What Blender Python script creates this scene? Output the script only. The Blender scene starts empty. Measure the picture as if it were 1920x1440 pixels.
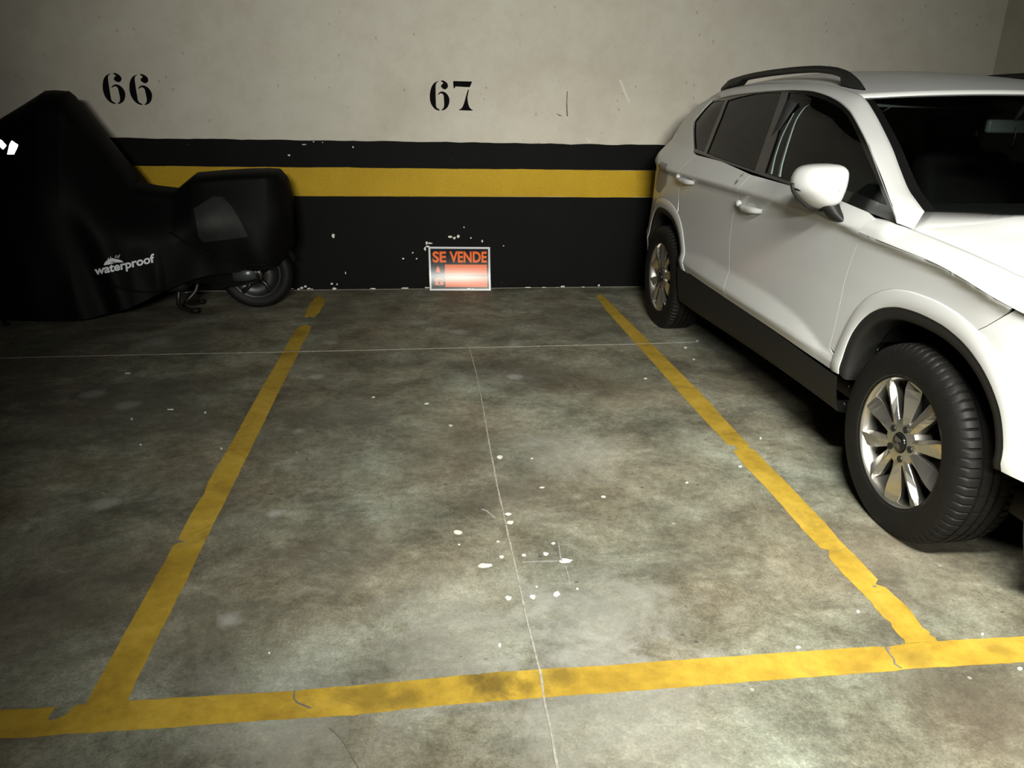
import bpy, bmesh, math, random
from mathutils import Vector, Matrix
from mathutils.geometry import delaunay_2d_cdt, tessellate_polygon

random.seed(7)
S = bpy.context.scene
COL = S.collection
PI = math.pi

# ------------------------------------------------------------------ camera
FPX, PITCH, YAW, ROLL = 1436.76, 0.3480, 0.1311, 0.0192      # pixels / radians, image taken as 1920x1440
CAM = Vector((0.0, -5.9393, 1.3608))
_f = Vector((math.sin(YAW)*math.cos(PITCH), math.cos(YAW)*math.cos(PITCH), -math.sin(PITCH)))
_r0 = Vector((math.cos(YAW), -math.sin(YAW), 0)); _u0 = _r0.cross(_f)
_r = _r0*math.cos(ROLL) + _u0*math.sin(ROLL); _u = _u0*math.cos(ROLL) - _r0*math.sin(ROLL)
cd = bpy.data.cameras.new('camera'); cam = bpy.data.objects.new('camera', cd); COL.objects.link(cam)
cd.sensor_fit = 'HORIZONTAL'; cd.sensor_width = 36.0; cd.lens = 36.0*FPX/1920.0; cd.clip_start = 0.05
cam.matrix_world = Matrix(((_r.x, _u.x, -_f.x, CAM.x), (_r.y, _u.y, -_f.y, CAM.y), (_r.z, _u.z, -_f.z, CAM.z), (0, 0, 0, 1)))
S.camera = cam

# ------------------------------------------------------------------ world, exposure
w = bpy.data.worlds.new('world'); S.world = w; w.use_nodes = True
w.node_tree.nodes['Background'].inputs[0].default_value = (0.0, 0.0, 0.0, 1)
w.node_tree.nodes['Background'].inputs[1].default_value = 0.0
S.view_settings.view_transform = 'Standard'; S.view_settings.look = 'None'
S.view_settings.gamma = 1.0; S.view_settings.use_curve_mapping = False
S.view_settings.exposure = 0.0
S.cycles.use_denoising = True
S.cycles.max_bounces = 6; S.cycles.diffuse_bounces = 3; S.cycles.glossy_bounces = 3; S.cycles.adaptive_threshold = 0.03
S.cycles.transparent_max_bounces = 8; S.cycles.caustics_reflective = False; S.cycles.caustics_refractive = False
S.cycles.sample_clamp_indirect = 4.0
TUBE_POWER = 15.0             # emission strength of the fluorescent tubes near the bay
TUBE_COLOR = (1.0, 0.985, 0.90)
# area lights added at the driveway lamps, aimed and narrowed to shape the falloff
LAMP_POS = Vector((0.80, -5.60, 2.345)); ADDED_BACK_LAMP = Vector((-0.1, -9.3, 2.345))
def reflector(pos, aim, energy, spread):
    ld = bpy.data.lights.new('added_lamp_light', 'AREA'); ld.shape = 'RECTANGLE'; ld.size = 1.2; ld.size_y = 0.14
    ld.energy = energy; ld.color = TUBE_COLOR; ld.spread = math.radians(spread)
    o = bpy.data.objects.new('added_lamp_light', ld); COL.objects.link(o); o.location = pos
    o.rotation_euler = (Vector(aim)-pos).to_track_quat('-Z', 'Y').to_euler()
reflector(LAMP_POS, (1.45, -3.9, 0.0), 73.0, 95)
reflector(ADDED_BACK_LAMP, (1.0, 0.0, 1.10), 74.0, 50)  # added from behind to even out the wall brightness

# ------------------------------------------------------------------ pixels to directions
def ray(px, py): return _f + _r*((px-960)/FPX) - _u*((py-720)/FPX)
def on_z(px, py, z=0.0):
    d = ray(px, py); return CAM + d*((z-CAM.z)/d.z)
def on_y(px, py, y=0.0):
    d = ray(px, py); return CAM + d*((y-CAM.y)/d.y)
def on_x(px, py, x):
    d = ray(px, py); return CAM + d*((x-CAM.x)/d.x)

# ------------------------------------------------------------------ maths helpers
def pchip(tab):
    xs = [a for a, b in tab]; ys = [b for a, b in tab]; n = len(xs)
    h = [xs[i+1]-xs[i] for i in range(n-1)]; d = [(ys[i+1]-ys[i])/h[i] for i in range(n-1)]
    m = [0.0]*n
    m[0] = d[0]; m[-1] = d[-1]
    for i in range(1, n-1):
        if d[i-1]*d[i] > 0:
            w1 = 2*h[i]+h[i-1]; w2 = h[i]+2*h[i-1]
            m[i] = (w1+w2)/(w1/d[i-1]+w2/d[i])
    def f(x):
        if x <= xs[0]: return ys[0]
        if x >= xs[-1]: return ys[-1]
        i = 0
        while x > xs[i+1]: i += 1
        t = (x-xs[i])/h[i]; t2 = t*t; t3 = t2*t
        return (2*t3-3*t2+1)*ys[i]+(t3-2*t2+t)*h[i]*m[i]+(-2*t3+3*t2)*ys[i+1]+(t3-t2)*h[i]*m[i+1]
    return f
def smooth(x, a, b):
    t = min(1.0, max(0.0, (x-a)/(b-a))); return t*t*(3-2*t)
def catmull(pts, n=6, closed=False):
    P = [Vector(p) for p in pts]; out = []; m = len(P)
    for i in range(m if closed else m-1):
        p0 = P[(i-1) % m] if closed or i > 0 else P[0]*2-P[1]
        p1 = P[i]; p2 = P[(i+1) % m]
        p3 = P[(i+2) % m] if closed or i+2 < m else P[-1]*2-P[-2]
        for k in range(n):
            t = k/n
            out.append(0.5*((2*p1)+(p2-p0)*t+(2*p0-5*p1+4*p2-p3)*t*t+(3*p1-p0-3*p2+p3)*t*t*t))
    if not closed: out.append(P[-1])
    return out
def resample(pts, n):
    P = [Vector(p) for p in pts]; L = [0.0]
    for i in range(1, len(P)): L.append(L[-1]+(P[i]-P[i-1]).length)
    out = []; j = 0
    for k in range(n):
        x = L[-1]*k/(n-1)
        while j < len(P)-2 and x > L[j+1]: j += 1
        t = (x-L[j])/max(1e-9, L[j+1]-L[j]); out.append(P[j].lerp(P[j+1], min(1, max(0, t))))
    return out
def densify(pts, step, closed=True):
    P = [Vector(p) for p in pts]; out = []; m = len(P)
    for i in range(m if closed else m-1):
        a, b = P[i], P[(i+1) % m]; k = max(1, int(math.ceil((b-a).length/step)))
        for q in range(k): out.append(a.lerp(b, q/k))
    if not closed: out.append(P[-1])
    return out
def inside(p, poly):
    x, y = p[0], p[1]; c = False; j = len(poly)-1
    for i in range(len(poly)):
        xi, yi = poly[i][0], poly[i][1]; xj, yj = poly[j][0], poly[j][1]
        if (yi > y) != (yj > y) and x < (xj-xi)*(y-yi)/(yj-yi)+xi: c = not c
        j = i
    return c
def segdist(p, poly):
    best = 1e9; P = Vector((p[0], p[1]))
    for i in range(len(poly)):
        a = Vector((poly[i][0], poly[i][1])); b = Vector((poly[(i+1) % len(poly)][0], poly[(i+1) % len(poly)][1])); d = b-a
        t = max(0, min(1, (P-a).dot(d)/max(1e-12, d.dot(d)))); best = min(best, (P-a-d*t).length)
    return best

# ------------------------------------------------------------------ object helpers
def woff(o):
    v = Vector((0, 0, 0))
    while o is not None: v += o.location; o = o.parent
    return v
def tag(o, label=None, cat=None, group=None, kind=None):
    if label: o['label'] = label
    if cat: o['category'] = cat
    if group: o['group'] = group
    if kind: o['kind'] = kind
    return o
def empty(name, loc, parent=None):
    o = bpy.data.objects.new(name, None); COL.objects.link(o); o.empty_display_size = 0.1
    o.parent = parent; o.location = Vector(loc) - (woff(parent) if parent else Vector((0, 0, 0))); return o
def mk(name, verts, faces, mat, parent=None, shade=True, normals=None, local=False, origin=None):
    """one mesh object; verts in world coordinates unless local"""
    off = Vector((0, 0, 0)) if local else woff(parent)
    if origin is not None: off = Vector(origin)
    me = bpy.data.meshes.new(name)
    me.from_pydata([tuple(Vector(v)-off) for v in verts], [], [tuple(f) for f in faces])
    me.update(); me.materials.append(mat)
    if shade: me.polygons.foreach_set('use_smooth', [True]*len(me.polygons))
    if normals is not None: me.normals_split_custom_set_from_vertices([tuple(n) for n in normals])
    o = bpy.data.objects.new(name, me); COL.objects.link(o); o.parent = parent
    if origin is not None: o.location = Vector(origin) - woff(parent)
    return o
def from_bm(name, bm, mat, parent=None, shade=True, local=False, angle=None, origin=None):
    bmesh.ops.recalc_face_normals(bm, faces=bm.faces)
    off = Vector((0, 0, 0)) if local else woff(parent)
    if origin is not None: off = Vector(origin)
    bmesh.ops.translate(bm, verts=bm.verts, vec=-off)
    me = bpy.data.meshes.new(name); bm.to_mesh(me); bm.free(); me.materials.append(mat)
    if shade:
        me.polygons.foreach_set('use_smooth', [True]*len(me.polygons))
        if angle: me.set_sharp_from_angle(angle=angle)
    o = bpy.data.objects.new(name, me); COL.objects.link(o); o.parent = parent
    if origin is not None: o.location = Vector(origin) - woff(parent)
    return o
def add_box(bm, c, d, rot=None, bev=0.0, seg=2):
    m = Matrix.Translation(Vector(c)) @ (rot.to_4x4() if rot else Matrix.Identity(4)) @ Matrix.Diagonal((d[0], d[1], d[2], 1))
    r = bmesh.ops.create_cube(bm, size=1.0, matrix=m)
    if bev > 0:
        es = list({e for v in r['verts'] for e in v.link_edges})
        bmesh.ops.bevel(bm, geom=es, offset=bev, segments=seg, affect='EDGES', profile=0.5)
def box(name, c, d, mat, parent=None, rot=None, bev=0.0, seg=2, origin=None):
    bm = bmesh.new(); add_box(bm, c, d, rot, bev, seg); return from_bm(name, bm, mat, parent, shade=bev > 0, angle=0.7, origin=origin)
def add_tube(bm, pts, rad, n=10, cap=True):
    P = [Vector(p) for p in pts]; R = rad if isinstance(rad, (list, tuple)) else [rad]*len(P)
    rings = []; nrm = None
    for i, p in enumerate(P):
        t = (P[min(i+1, len(P)-1)]-P[max(i-1, 0)]).normalized()
        if nrm is None: nrm = t.cross(Vector((0.31, 0.2, 0.93))).normalized()
        nrm = (nrm - t*nrm.dot(t)).normalized(); b = t.cross(nrm)
        rings.append([bm.verts.new(p+(nrm*math.cos(2*PI*k/n)+b*math.sin(2*PI*k/n))*R[i]) for k in range(n)])
    for a, b in zip(rings, rings[1:]):
        for k in range(n): bm.faces.new((a[k], a[(k+1) % n], b[(k+1) % n], b[k]))
    if cap: bm.faces.new(rings[0][::-1]); bm.faces.new(rings[-1])
def tube(name, pts, rad, mat, parent=None, n=10, local=False):
    bm = bmesh.new(); add_tube(bm, pts, rad, n); return from_bm(name, bm, mat, parent, local=local)
def add_lathe(bm, prof, n=48, axis='X', c=(0, 0, 0), rad_fn=None):
    """prof: (axial, radius) pairs"""
    rings = []
    for k in range(n):
        a = 2*PI*k/n; ring = []
        for i, (h, r) in enumerate(prof):
            rr = rad_fn(i, k, r) if rad_fn else r
            p = (h, rr*math.cos(a), rr*math.sin(a)) if axis == 'X' else ((rr*math.cos(a), h, rr*math.sin(a)) if axis == 'Y' else (rr*math.cos(a), rr*math.sin(a), h))
            ring.append(bm.verts.new(Vector(p)+Vector(c)))
        rings.append(ring)
    m = len(prof)
    for k in range(n):
        A, B = rings[k], rings[(k+1) % n]
        for i in range(m-1): bm.faces.new((A[i], A[i+1], B[i+1], B[i]))
def grid(name, rows, mat, parent=None, shade=True, flip=False, closed_u=False, normals=None, local=False):
    n = len(rows[0]); V = [p for r in rows for p in r]; F = []
    for i in range(len(rows)-1):
        for j in range(n if closed_u else n-1):
            a, b = i*n+j, i*n+(j+1) % n; c, d = (i+1)*n+(j+1) % n, (i+1)*n+j
            F.append((a, d, c, b) if flip else (a, b, c, d))
    return mk(name, V, F, mat, parent, shade, normals, local)
def sheet(name, poly3, mat, parent=None, up=Vector((0, 0, 1)), th=0.001, extra=None):
    """flat painted / printed shape with a hair of thickness; poly3 is one outline or several islands"""
    isl = poly3 if isinstance(poly3[0], (list, tuple)) and not isinstance(poly3[0], Vector) and isinstance(poly3[0][0], (Vector, list, tuple)) else [poly3]
    V = []; F = []
    for P in isl:
        P = [Vector(p) for p in P]; b = len(V); n = len(P)
        V += [p+up*th for p in P]
        tr = tessellate_polygon([P])
        for t in tr:
            nn = (P[t[1]]-P[t[0]]).cross(P[t[2]]-P[t[0]])
            F.append(tuple(b+i for i in (t if nn.dot(up) > 0 else t[::-1])))
        V += [p for p in P]
        for i in range(n):
            j = (i+1) % n; F.append((b+i, b+j, b+n+j, b+n+i))
    return mk(name, V, F, mat, parent, shade=False)
def ragged(pts, step, amp, rng, closed=True):
    """outline with small uneven steps, in world units"""
    P = densify(pts, step, closed); out = []; m = len(P)
    for i, p in enumerate(P):
        a, b = P[(i-1) % m], P[(i+1) % m]; t = (b-a)
        n = Vector((-t.y, t.x, 0)) if abs(t.z) < 1e-6 else Vector((-t.z, 0, t.x))
        n = n.normalized() if n.length > 1e-9 else Vector((0, 0, 0))
        out.append(p + n*rng.gauss(0, amp))
    return out

# ------------------------------------------------------------------ materials
def spots(t, c, lst):
    # stains that sit at fixed places on the floor: (x, y, radius, strength, colour)
    g = t.n('ShaderNodeNewGeometry'); nz = t.noise(g.outputs['Position'], 5.5, 9, 0.75, 0.4)
    for (x, y, r, k, col) in lst:
        d = t.n('ShaderNodeVectorMath', operation='DISTANCE'); t.l(g.outputs['Position'], d.inputs[0]); d.inputs[1].default_value = (x, y, 0.0)
        f = t.math('SUBTRACT', 1.25, t.math('DIVIDE', d.outputs['Value'], r))
        f = t.math('MULTIPLY', t.math('ADD', f, t.math('MULTIPLY', t.math('SUBTRACT', nz, 0.55), 2.6)), 1.0)
        m = t.ramp(f, [(0.25, (0, 0, 0)), (0.85, (1, 1, 1))]); c = t.mix(t.math('MULTIPLY', m, k), c, col)
    return c
def fxy(px, py): q = on_z(px, py, 0.0); return q.x, q.y
class NT:
    def __init__(s, name):
        s.m = bpy.data.materials.new(name); s.m.use_nodes = True; s.t = s.m.node_tree
        s.b = s.t.nodes['Principled BSDF']; s.out = s.t.nodes['Material Output']
    def n(s, typ, **kw):
        x = s.t.nodes.new(typ)
        for k, v in kw.items():
            if k.startswith('i_'):
                key = k[2:]; x.inputs[int(key) if key.isdigit() else key.replace('_', ' ')].default_value = v
            else: setattr(x, k, v)
        return x
    def l(s, a, b): s.t.links.new(a, b)
    def pos(s, scale=(1, 1, 1)):
        g = s.n('ShaderNodeNewGeometry'); m = s.n('ShaderNodeMapping'); m.inputs['Scale'].default_value = scale
        s.l(g.outputs['Position'], m.inputs['Vector']); return m.outputs['Vector']
    def noise(s, vec, scale, detail=4, rough=0.6, dist=0.0, typ='FBM'):
        x = s.n('ShaderNodeTexNoise'); x.inputs['Scale'].default_value = scale; x.inputs['Detail'].default_value = detail
        x.inputs['Roughness'].default_value = rough; x.inputs['Distortion'].default_value = dist
        s.l(vec, x.inputs['Vector']); return x.outputs['Fac']
    def ramp(s, fac, stops):
        r = s.n('ShaderNodeValToRGB'); e = r.color_ramp.elements
        while len(e) < len(stops): e.new(0.5)
        for q, (p, c) in zip(e, stops): q.position = p; q.color = (*c, 1) if len(c) == 3 else c
        s.l(fac, r.inputs['Fac']); return r.outputs['Color']
    def mix(s, fac, a, b, mode='MIX'):
        x = s.n('ShaderNodeMix', data_type='RGBA', blend_type=mode)
        if isinstance(fac, (int, float)): x.inputs[0].default_value = fac
        else: s.l(fac, x.inputs[0])
        for v, k in ((a, 6), (b, 7)):
            if isinstance(v, tuple): x.inputs[k].default_value = (*v, 1)
            else: s.l(v, x.inputs[k])
        return x.outputs[2]
    def math(s, op, a, b=0.0):
        x = s.n('ShaderNodeMath', operation=op)
        for v, k in ((a, 0), (b, 1)):
            if isinstance(v, (int, float)): x.inputs[k].default_value = v
            else: s.l(v, x.inputs[k])
        return x.outputs[0]
    def bump(s, h, strength=0.3, dist=0.01):
        x = s.n('ShaderNodeBump'); x.inputs['Strength'].default_value = strength; x.inputs['Distance'].default_value = dist
        s.l(h, x.inputs['Height']); s.l(x.outputs['Normal'], s.b.inputs['Normal'])
    def set(s, color=None, rough=None, metal=None, spec=None, coat=None, coat_rough=None):
        b = s.b.inputs
        if color is not None:
            if isinstance(color, tuple): b['Base Color'].default_value = (*color, 1)
            else: s.l(color, b['Base Color'])
        if rough is not None:
            if isinstance(rough, (int, float)): b['Roughness'].default_value = rough
            else: s.l(rough, b['Roughness'])
        if metal is not None: b['Metallic'].default_value = metal
        if spec is not None: b['Specular IOR Level'].default_value = spec
        if coat is not None: b['Coat Weight'].default_value = coat
        if coat_rough is not None: b['Coat Roughness'].default_value = coat_rough
        return s.m
def plain(name, color, rough=0.5, metal=0.0, spec=0.5, coat=0.0, grain=0.0, gscale=60):
    t = NT(name)
    if grain > 0:
        f = t.noise(t.pos(), gscale, 3)
        c = t.ramp(f, [(0.3, tuple(x*(1-grain) for x in color)), (0.7, tuple(min(1, x*(1+grain)) for x in color))])
        return t.set(c, rough, metal, spec, coat)
    return t.set(color, rough, metal, spec, coat)

def m_concrete():
    t = NT('worn_concrete'); p = t.pos()
    def mul(c, f, lo, hi, a=0.3, b=0.7, k=1.0): return t.mix(k, c, t.ramp(f, [(a, lo), (b, hi)]), 'MULTIPLY')
    big = t.noise(p, 0.8, 4, 0.55, 0.2); mid = t.noise(p, 3.4, 12, 0.74, 0.3); spk = t.noise(p, 30, 10, 0.85, 0.2); grit = t.noise(p, 140, 4, 0.8)
    c = t.ramp(mid, [(0.36, (0.108, 0.103, 0.083)), (0.47, (0.172, 0.168, 0.140)), (0.55, (0.222, 0.222, 0.190)), (0.66, (0.300, 0.306, 0.272))])
    c = mul(c, big, (0.66, 0.63, 0.58), (1.12, 1.13, 1.10), 0.34, 0.66)
    c = mul(c, t.noise(p, 1.9, 3, 0.5), (1.05, 0.98, 0.90), (0.97, 1.02, 1.00), 0.35, 0.65)
    c = mul(c, spk, (0.50, 0.48, 0.44), (1.45, 1.46, 1.44), 0.32, 0.68, 0.85)
    c = mul(c, grit, (0.62, 0.62, 0.60), (1.36, 1.36, 1.36), 0.32, 0.68, 0.8)
    # rubbed-in oil stains, ragged edged
    blot = t.noise(t.pos((0.8, 1.4, 1)), 2.2, 12, 0.78, 0.4)
    bm_ = t.ramp(blot, [(0.53, (0, 0, 0)), (0.60, (1, 1, 1))])
    c = t.mix(t.math('MULTIPLY', bm_, 0.42), c, (0.062, 0.058, 0.045))
    pale = t.ramp(t.noise(t.pos((0.9, 1.5, 1)), 2.9, 12, 0.8, 0.6), [(0.60, (0, 0, 0)), (0.66, (1, 1, 1))])
    c = t.mix(t.math('MULTIPLY', pale, 0.35), c, (0.34, 0.345, 0.315))
    # dark grains and pale flecks
    v = t.n('ShaderNodeTexVoronoi'); v.inputs['Scale'].default_value = 11; t.l(p, v.inputs['Vector'])
    msk = t.math('MULTIPLY', t.math('LESS_THAN', v.outputs['Distance'], 0.06), t.math('GREATER_THAN', t.noise(p, 5.0, 2), 0.62))
    c = t.mix(t.math('MULTIPLY', msk, 0.6), c, (0.40, 0.40, 0.36))
    v2 = t.n('ShaderNodeTexVoronoi'); v2.inputs['Scale'].default_value = 12; t.l(t.pos((1, 1.3, 1)), v2.inputs['Vector'])
    msk2 = t.math('MULTIPLY', t.math('LESS_THAN', v2.outputs['Distance'], 0.09), t.math('GREATER_THAN', t.noise(p, 3.1, 3), 0.57))
    c = t.mix(t.math('MULTIPLY', msk2, 0.7), c, (0.03, 0.028, 0.022))
    DK, BR, PL = (0.070, 0.068, 0.055), (0.105, 0.088, 0.066), (0.31, 0.315, 0.285)
    c = spots(t, c, [(*fxy(px, py), r, k, col) for px, py, r, k, col in ((985,700,0.34,0.55,DK),(660,775,0.42,0.45,DK),(980,935,0.22,0.5,DK),(230,760,0.75,0.6,DK),(60,690,0.9,0.6,DK),(640,590,0.55,0.4,DK),(1090,600,0.5,0.4,DK),
        (650,1040,0.35,0.35,BR),(1130,715,0.3,0.3,BR),(860,830,0.35,0.35,BR),(400,1190,0.3,0.4,DK),(120,1130,0.45,0.5,DK),(1690,1060,0.3,0.35,BR),(1860,1330,0.35,0.35,BR),(640,1395,0.2,0.35,BR),
        (1060,850,0.35,0.3,PL),(1130,1150,0.35,0.35,PL),(850,1210,0.4,0.35,PL),(1150,1340,0.45,0.35,PL),(520,1350,0.3,0.3,PL),(1330,640,0.25,0.25,PL),(870,610,0.3,0.25,BR),
        (512,964,0.045,0.8,PL),(195,945,0.07,0.7,PL),(594,707,0.07,0.6,PL),(623,642,0.06,0.6,PL),(965,706,0.07,0.7,PL),(858,622,0.08,0.6,PL),(430,1165,0.05,0.7,PL),(560,808,0.05,0.6,PL),(175,738,0.08,0.5,PL),(240,760,0.08,0.5,PL),(300,640,0.12,0.5,PL),(380,600,0.15,0.5,PL))])
    t.bump(t.math('ADD', spk, t.math('MULTIPLY', grit, 0.5)), 0.14, 0.004)
    return t.set(c, 0.75, spec=0.18)
def m_floorpaint():
    t = NT('yellow_floor_paint'); p = t.pos()
    n1 = t.noise(p, 4.0, 6, 0.65, 0.5); n2 = t.noise(p, 26, 5, 0.7)
    c = t.ramp(n1, [(0.30, (0.26, 0.165, 0.020)), (0.5, (0.385, 0.255, 0.030)), (0.7, (0.46, 0.315, 0.048))])
    c = t.mix(0.6, c, t.ramp(n2, [(0.3, (0.72, 0.70, 0.62)), (0.6, (1.08, 1.08, 1.05))]), 'MULTIPLY')
    d = t.noise(t.pos((1, 1, 1)), 2.3, 7, 0.75, 1.5)
    dm = t.ramp(d, [(0.56, (0, 0, 0)), (0.70, (1, 1, 1))]); c = t.mix(t.math('MULTIPLY', dm, 0.62), c, (0.13, 0.095, 0.03))
    GR = (0.10, 0.068, 0.015)
    c = spots(t, c, [(*fxy(px, py), r, k, GR) for px, py, r, k in ((930,1278,0.085,0.8),(890,1270,0.05,0.7),(700,1305,0.08,0.5),(760,1308,0.06,0.5),(1045,1268,0.06,0.6),(640,1308,0.05,0.4),(990,1290,0.04,0.5),(430,920,0.06,0.4),(1720,1235,0.06,0.35),(1870,1215,0.06,0.35),(395,1005,0.05,0.35))])
    # flaked-off specks down to the concrete
    v = t.n('ShaderNodeTexVoronoi'); v.inputs['Scale'].default_value = 13; t.l(t.pos((1, 1.25, 1)), v.inputs['Vector'])
    ms = t.math('MULTIPLY', t.math('LESS_THAN', v.outputs['Distance'], 0.11), t.math('GREATER_THAN', t.noise(p, 4.3, 3), 0.60))
    c = t.mix(ms, c, (0.17, 0.15, 0.11))
    t.bump(n2, 0.12, 0.004)
    return t.set(c, 0.55, spec=0.35)
def m_wall():
    t = NT('painted_plaster_wall'); p = t.pos()
    a = t.noise(p, 1.1, 5, 0.6, 0.4); b = t.noise(p, 7, 6, 0.7, 0.3); g = t.noise(p, 120, 3, 0.6)
    c = t.ramp(a, [(0.3, (0.500, 0.462, 0.390)), (0.5, (0.560, 0.530, 0.455)), (0.7, (0.590, 0.570, 0.500))])
    c = t.mix(0.7, c, t.ramp(b, [(0.3, (0.88, 0.87, 0.85)), (0.55, (1, 1, 1)), (0.75, (1.04, 1.04, 1.04))]), 'MULTIPLY')
    c = t.mix(0.55, c, t.ramp(g, [(0.3, (0.90, 0.90, 0.90)), (0.7, (1.06, 1.06, 1.06))]), 'MULTIPLY')
    v = t.n('ShaderNodeTexVoronoi'); v.inputs['Scale'].default_value = 16; t.l(t.pos((1, 1, 0.7)), v.inputs['Vector'])
    ms = t.math('MULTIPLY', t.math('LESS_THAN', v.outputs['Distance'], 0.13), t.math('GREATER_THAN', t.noise(p, 2.6, 4), 0.54))
    c = t.mix(t.math('MULTIPLY', ms, 0.42), c, (0.22, 0.20, 0.16))
    sm = t.noise(t.pos((1, 1, 0.5)), 3.2, 6, 0.75, 0.8); smr = t.ramp(sm, [(0.60, (0, 0, 0)), (0.78, (1, 1, 1))])
    c = t.mix(t.math('MULTIPLY', smr, 0.28), c, (0.30, 0.28, 0.23))
    t.bump(t.math('ADD', g, t.math('MULTIPLY', b, 1.5)), 0.10, 0.004)
    return t.set(c, 0.75, spec=0.25)
def m_band(name, c0, c1, chip, rough=0.6):
    t = NT(name); p = t.pos(); a = t.noise(p, 3.0, 5, 0.65); b = t.noise(p, 60, 4, 0.65)
    c = t.ramp(a, [(0.3, c0), (0.7, c1)]); c = t.mix(0.6, c, t.ramp(b, [(0.3, (0.82, 0.82, 0.82)), (0.7, (1.12, 1.12, 1.12))]), 'MULTIPLY')
    if chip:
        v = t.n('ShaderNodeTexVoronoi'); v.inputs['Scale'].default_value = 15; t.l(t.pos((1, 1, 1.3)), v.inputs['Vector'])
        ms = t.math('MULTIPLY', t.math('LESS_THAN', v.outputs['Distance'], 0.055), t.math('GREATER_THAN', t.noise(p, 2.2, 3), 0.60))
        c = t.mix(t.math('MULTIPLY', ms, 0.8), c, chip)
    t.bump(b, 0.10, 0.004)
    return t.set(c, rough, spec=0.12)
def m_glass(name, tint, rough=0.0, ior=1.33):
    t = NT(name); t.t.nodes.remove(t.b)
    tr = t.n('ShaderNodeBsdfTransparent'); tr.inputs[0].default_value = (*tint, 1)
    gl = t.n('ShaderNodeBsdfGlossy'); gl.inputs['Roughness'].default_value = rough; gl.inputs['Color'].default_value = (1, 1, 1, 1)
    fr = t.n('ShaderNodeFresnel'); fr.inputs['IOR'].default_value = ior
    mx = t.n('ShaderNodeMixShader'); t.l(fr.outputs[0], mx.inputs[0]); t.l(tr.outputs[0], mx.inputs[1]); t.l(gl.outputs[0], mx.inputs[2])
    t.l(mx.outputs[0], t.out.inputs['Surface']); return t.m
def m_emit(name, color, strength):
    t = NT(name); t.b.inputs['Base Color'].default_value = (0.9, 0.9, 0.9, 1)
    t.b.inputs['Emission Color'].default_value = (*color, 1); t.b.inputs['Emission Strength'].default_value = strength; return t.m

M = {}
M['concrete'] = m_concrete(); M['floorpaint'] = m_floorpaint(); M['wall'] = m_wall()
M['ceil'] = plain('grey_ceiling_concrete', (0.045, 0.044, 0.04), 0.9, grain=0.15, gscale=8)
M['black_band'] = m_band('black_wall_paint', (0.0016, 0.0016, 0.0015), (0.0032, 0.0032, 0.0028), (0.30, 0.29, 0.26), 0.7)
M['yellow_band'] = m_band('yellow_wall_paint', (0.41, 0.255, 0.014), (0.48, 0.31, 0.02), None, 0.6)
M['stencil'] = plain('black_stencil_paint', (0.0015, 0.0015, 0.0015), 0.8, spec=0.1, grain=0.2)
M['chip'] = plain('bare_plaster_chip', (0.62, 0.60, 0.54), 0.8, grain=0.15)
M['paint_drop'] = plain('white_paint_splash', (0.66, 0.66, 0.58), 0.6, grain=0.12)
M['joint'] = plain('pale_dust_in_saw_cut', (0.30, 0.285, 0.24), 0.9, grain=0.35, gscale=45)
M['scuff'] = plain('dark_scuff', (0.13, 0.12, 0.10), 0.8, grain=0.2)
M['pale_scuff'] = plain('pale_scraped_plaster', (0.60, 0.59, 0.53), 0.7, grain=0.08)
M['patch_dark'] = plain('dark_concrete_patch', (0.12, 0.12, 0.105), 0.8, grain=0.3, gscale=30)
M['patch_pale'] = plain('pale_concrete_patch', (0.235, 0.238, 0.215), 0.75, grain=0.3, gscale=30)
M['cloth'] = plain('black_polyester_cover', (0.0013, 0.0013, 0.0014), 0.6, spec=0.12, grain=0.2, gscale=200)
M['cloth_grey'] = plain('charcoal_lining_panel', (0.011, 0.012, 0.011), 0.55, spec=0.25, grain=0.35, gscale=14)
M['print'] = plain('silver_print', (0.88, 0.92, 0.95), 0.45, spec=0.5)
M['reflector'] = plain('mirror_reflective_tape', (0.95, 0.96, 0.97), 0.12, metal=1.0)
M['rubber'] = plain('tyre_rubber', (0.006, 0.0058, 0.0053), 0.6, spec=0.22, grain=0.2, gscale=40)
M['black_plastic'] = plain('black_grained_plastic', (0.012, 0.012, 0.011), 0.55, spec=0.3, grain=0.15, gscale=150)
M['black_gloss'] = plain('gloss_black_trim', (0.006, 0.006, 0.006), 0.12, spec=0.5)
M['liner'] = plain('wheel_arch_liner_plastic', (0.010, 0.010, 0.010), 0.28, spec=0.5)
M['dark_metal'] = plain('dark_steel', (0.05, 0.05, 0.05), 0.4, metal=0.8)
M['chrome'] = plain('chrome', (0.85, 0.85, 0.85), 0.08, metal=1.0)
M['alloy'] = plain('silver_alloy', (0.54, 0.525, 0.485), 0.31, metal=0.95)
M['alloy_dark'] = plain('grey_alloy_barrel', (0.22, 0.21, 0.19), 0.4, metal=0.9)
def m_carpaint():
    t = NT('white_car_paint'); f = t.noise(t.pos(), 2.0, 4, 0.6)
    c = t.ramp(f, [(0.3, (0.49, 0.497, 0.490)), (0.7, (0.515, 0.522, 0.515))])
    return t.set(c, 0.42, spec=0.4, coat=0.45, coat_rough=0.16)
M['white'] = m_carpaint()
M['glass'] = m_glass('clear_windscreen', (0.62, 0.67, 0.64)); M['glass_front'] = m_glass('door_glass', (0.32, 0.36, 0.34), ior=1.2); M['glass_dark'] = m_glass('privacy_glass', (0.05, 0.052, 0.05), ior=1.2)
M['interior'] = plain('dark_cabin_trim', (0.010, 0.010, 0.010), 0.7, grain=0.2)
M['interior_grey'] = plain('grey_cabin_trim', (0.24, 0.245, 0.235), 0.7, grain=0.1)
M['seat'] = plain('black_seat_fabric', (0.007, 0.007, 0.007), 0.85, grain=0.25, gscale=120)
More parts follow.
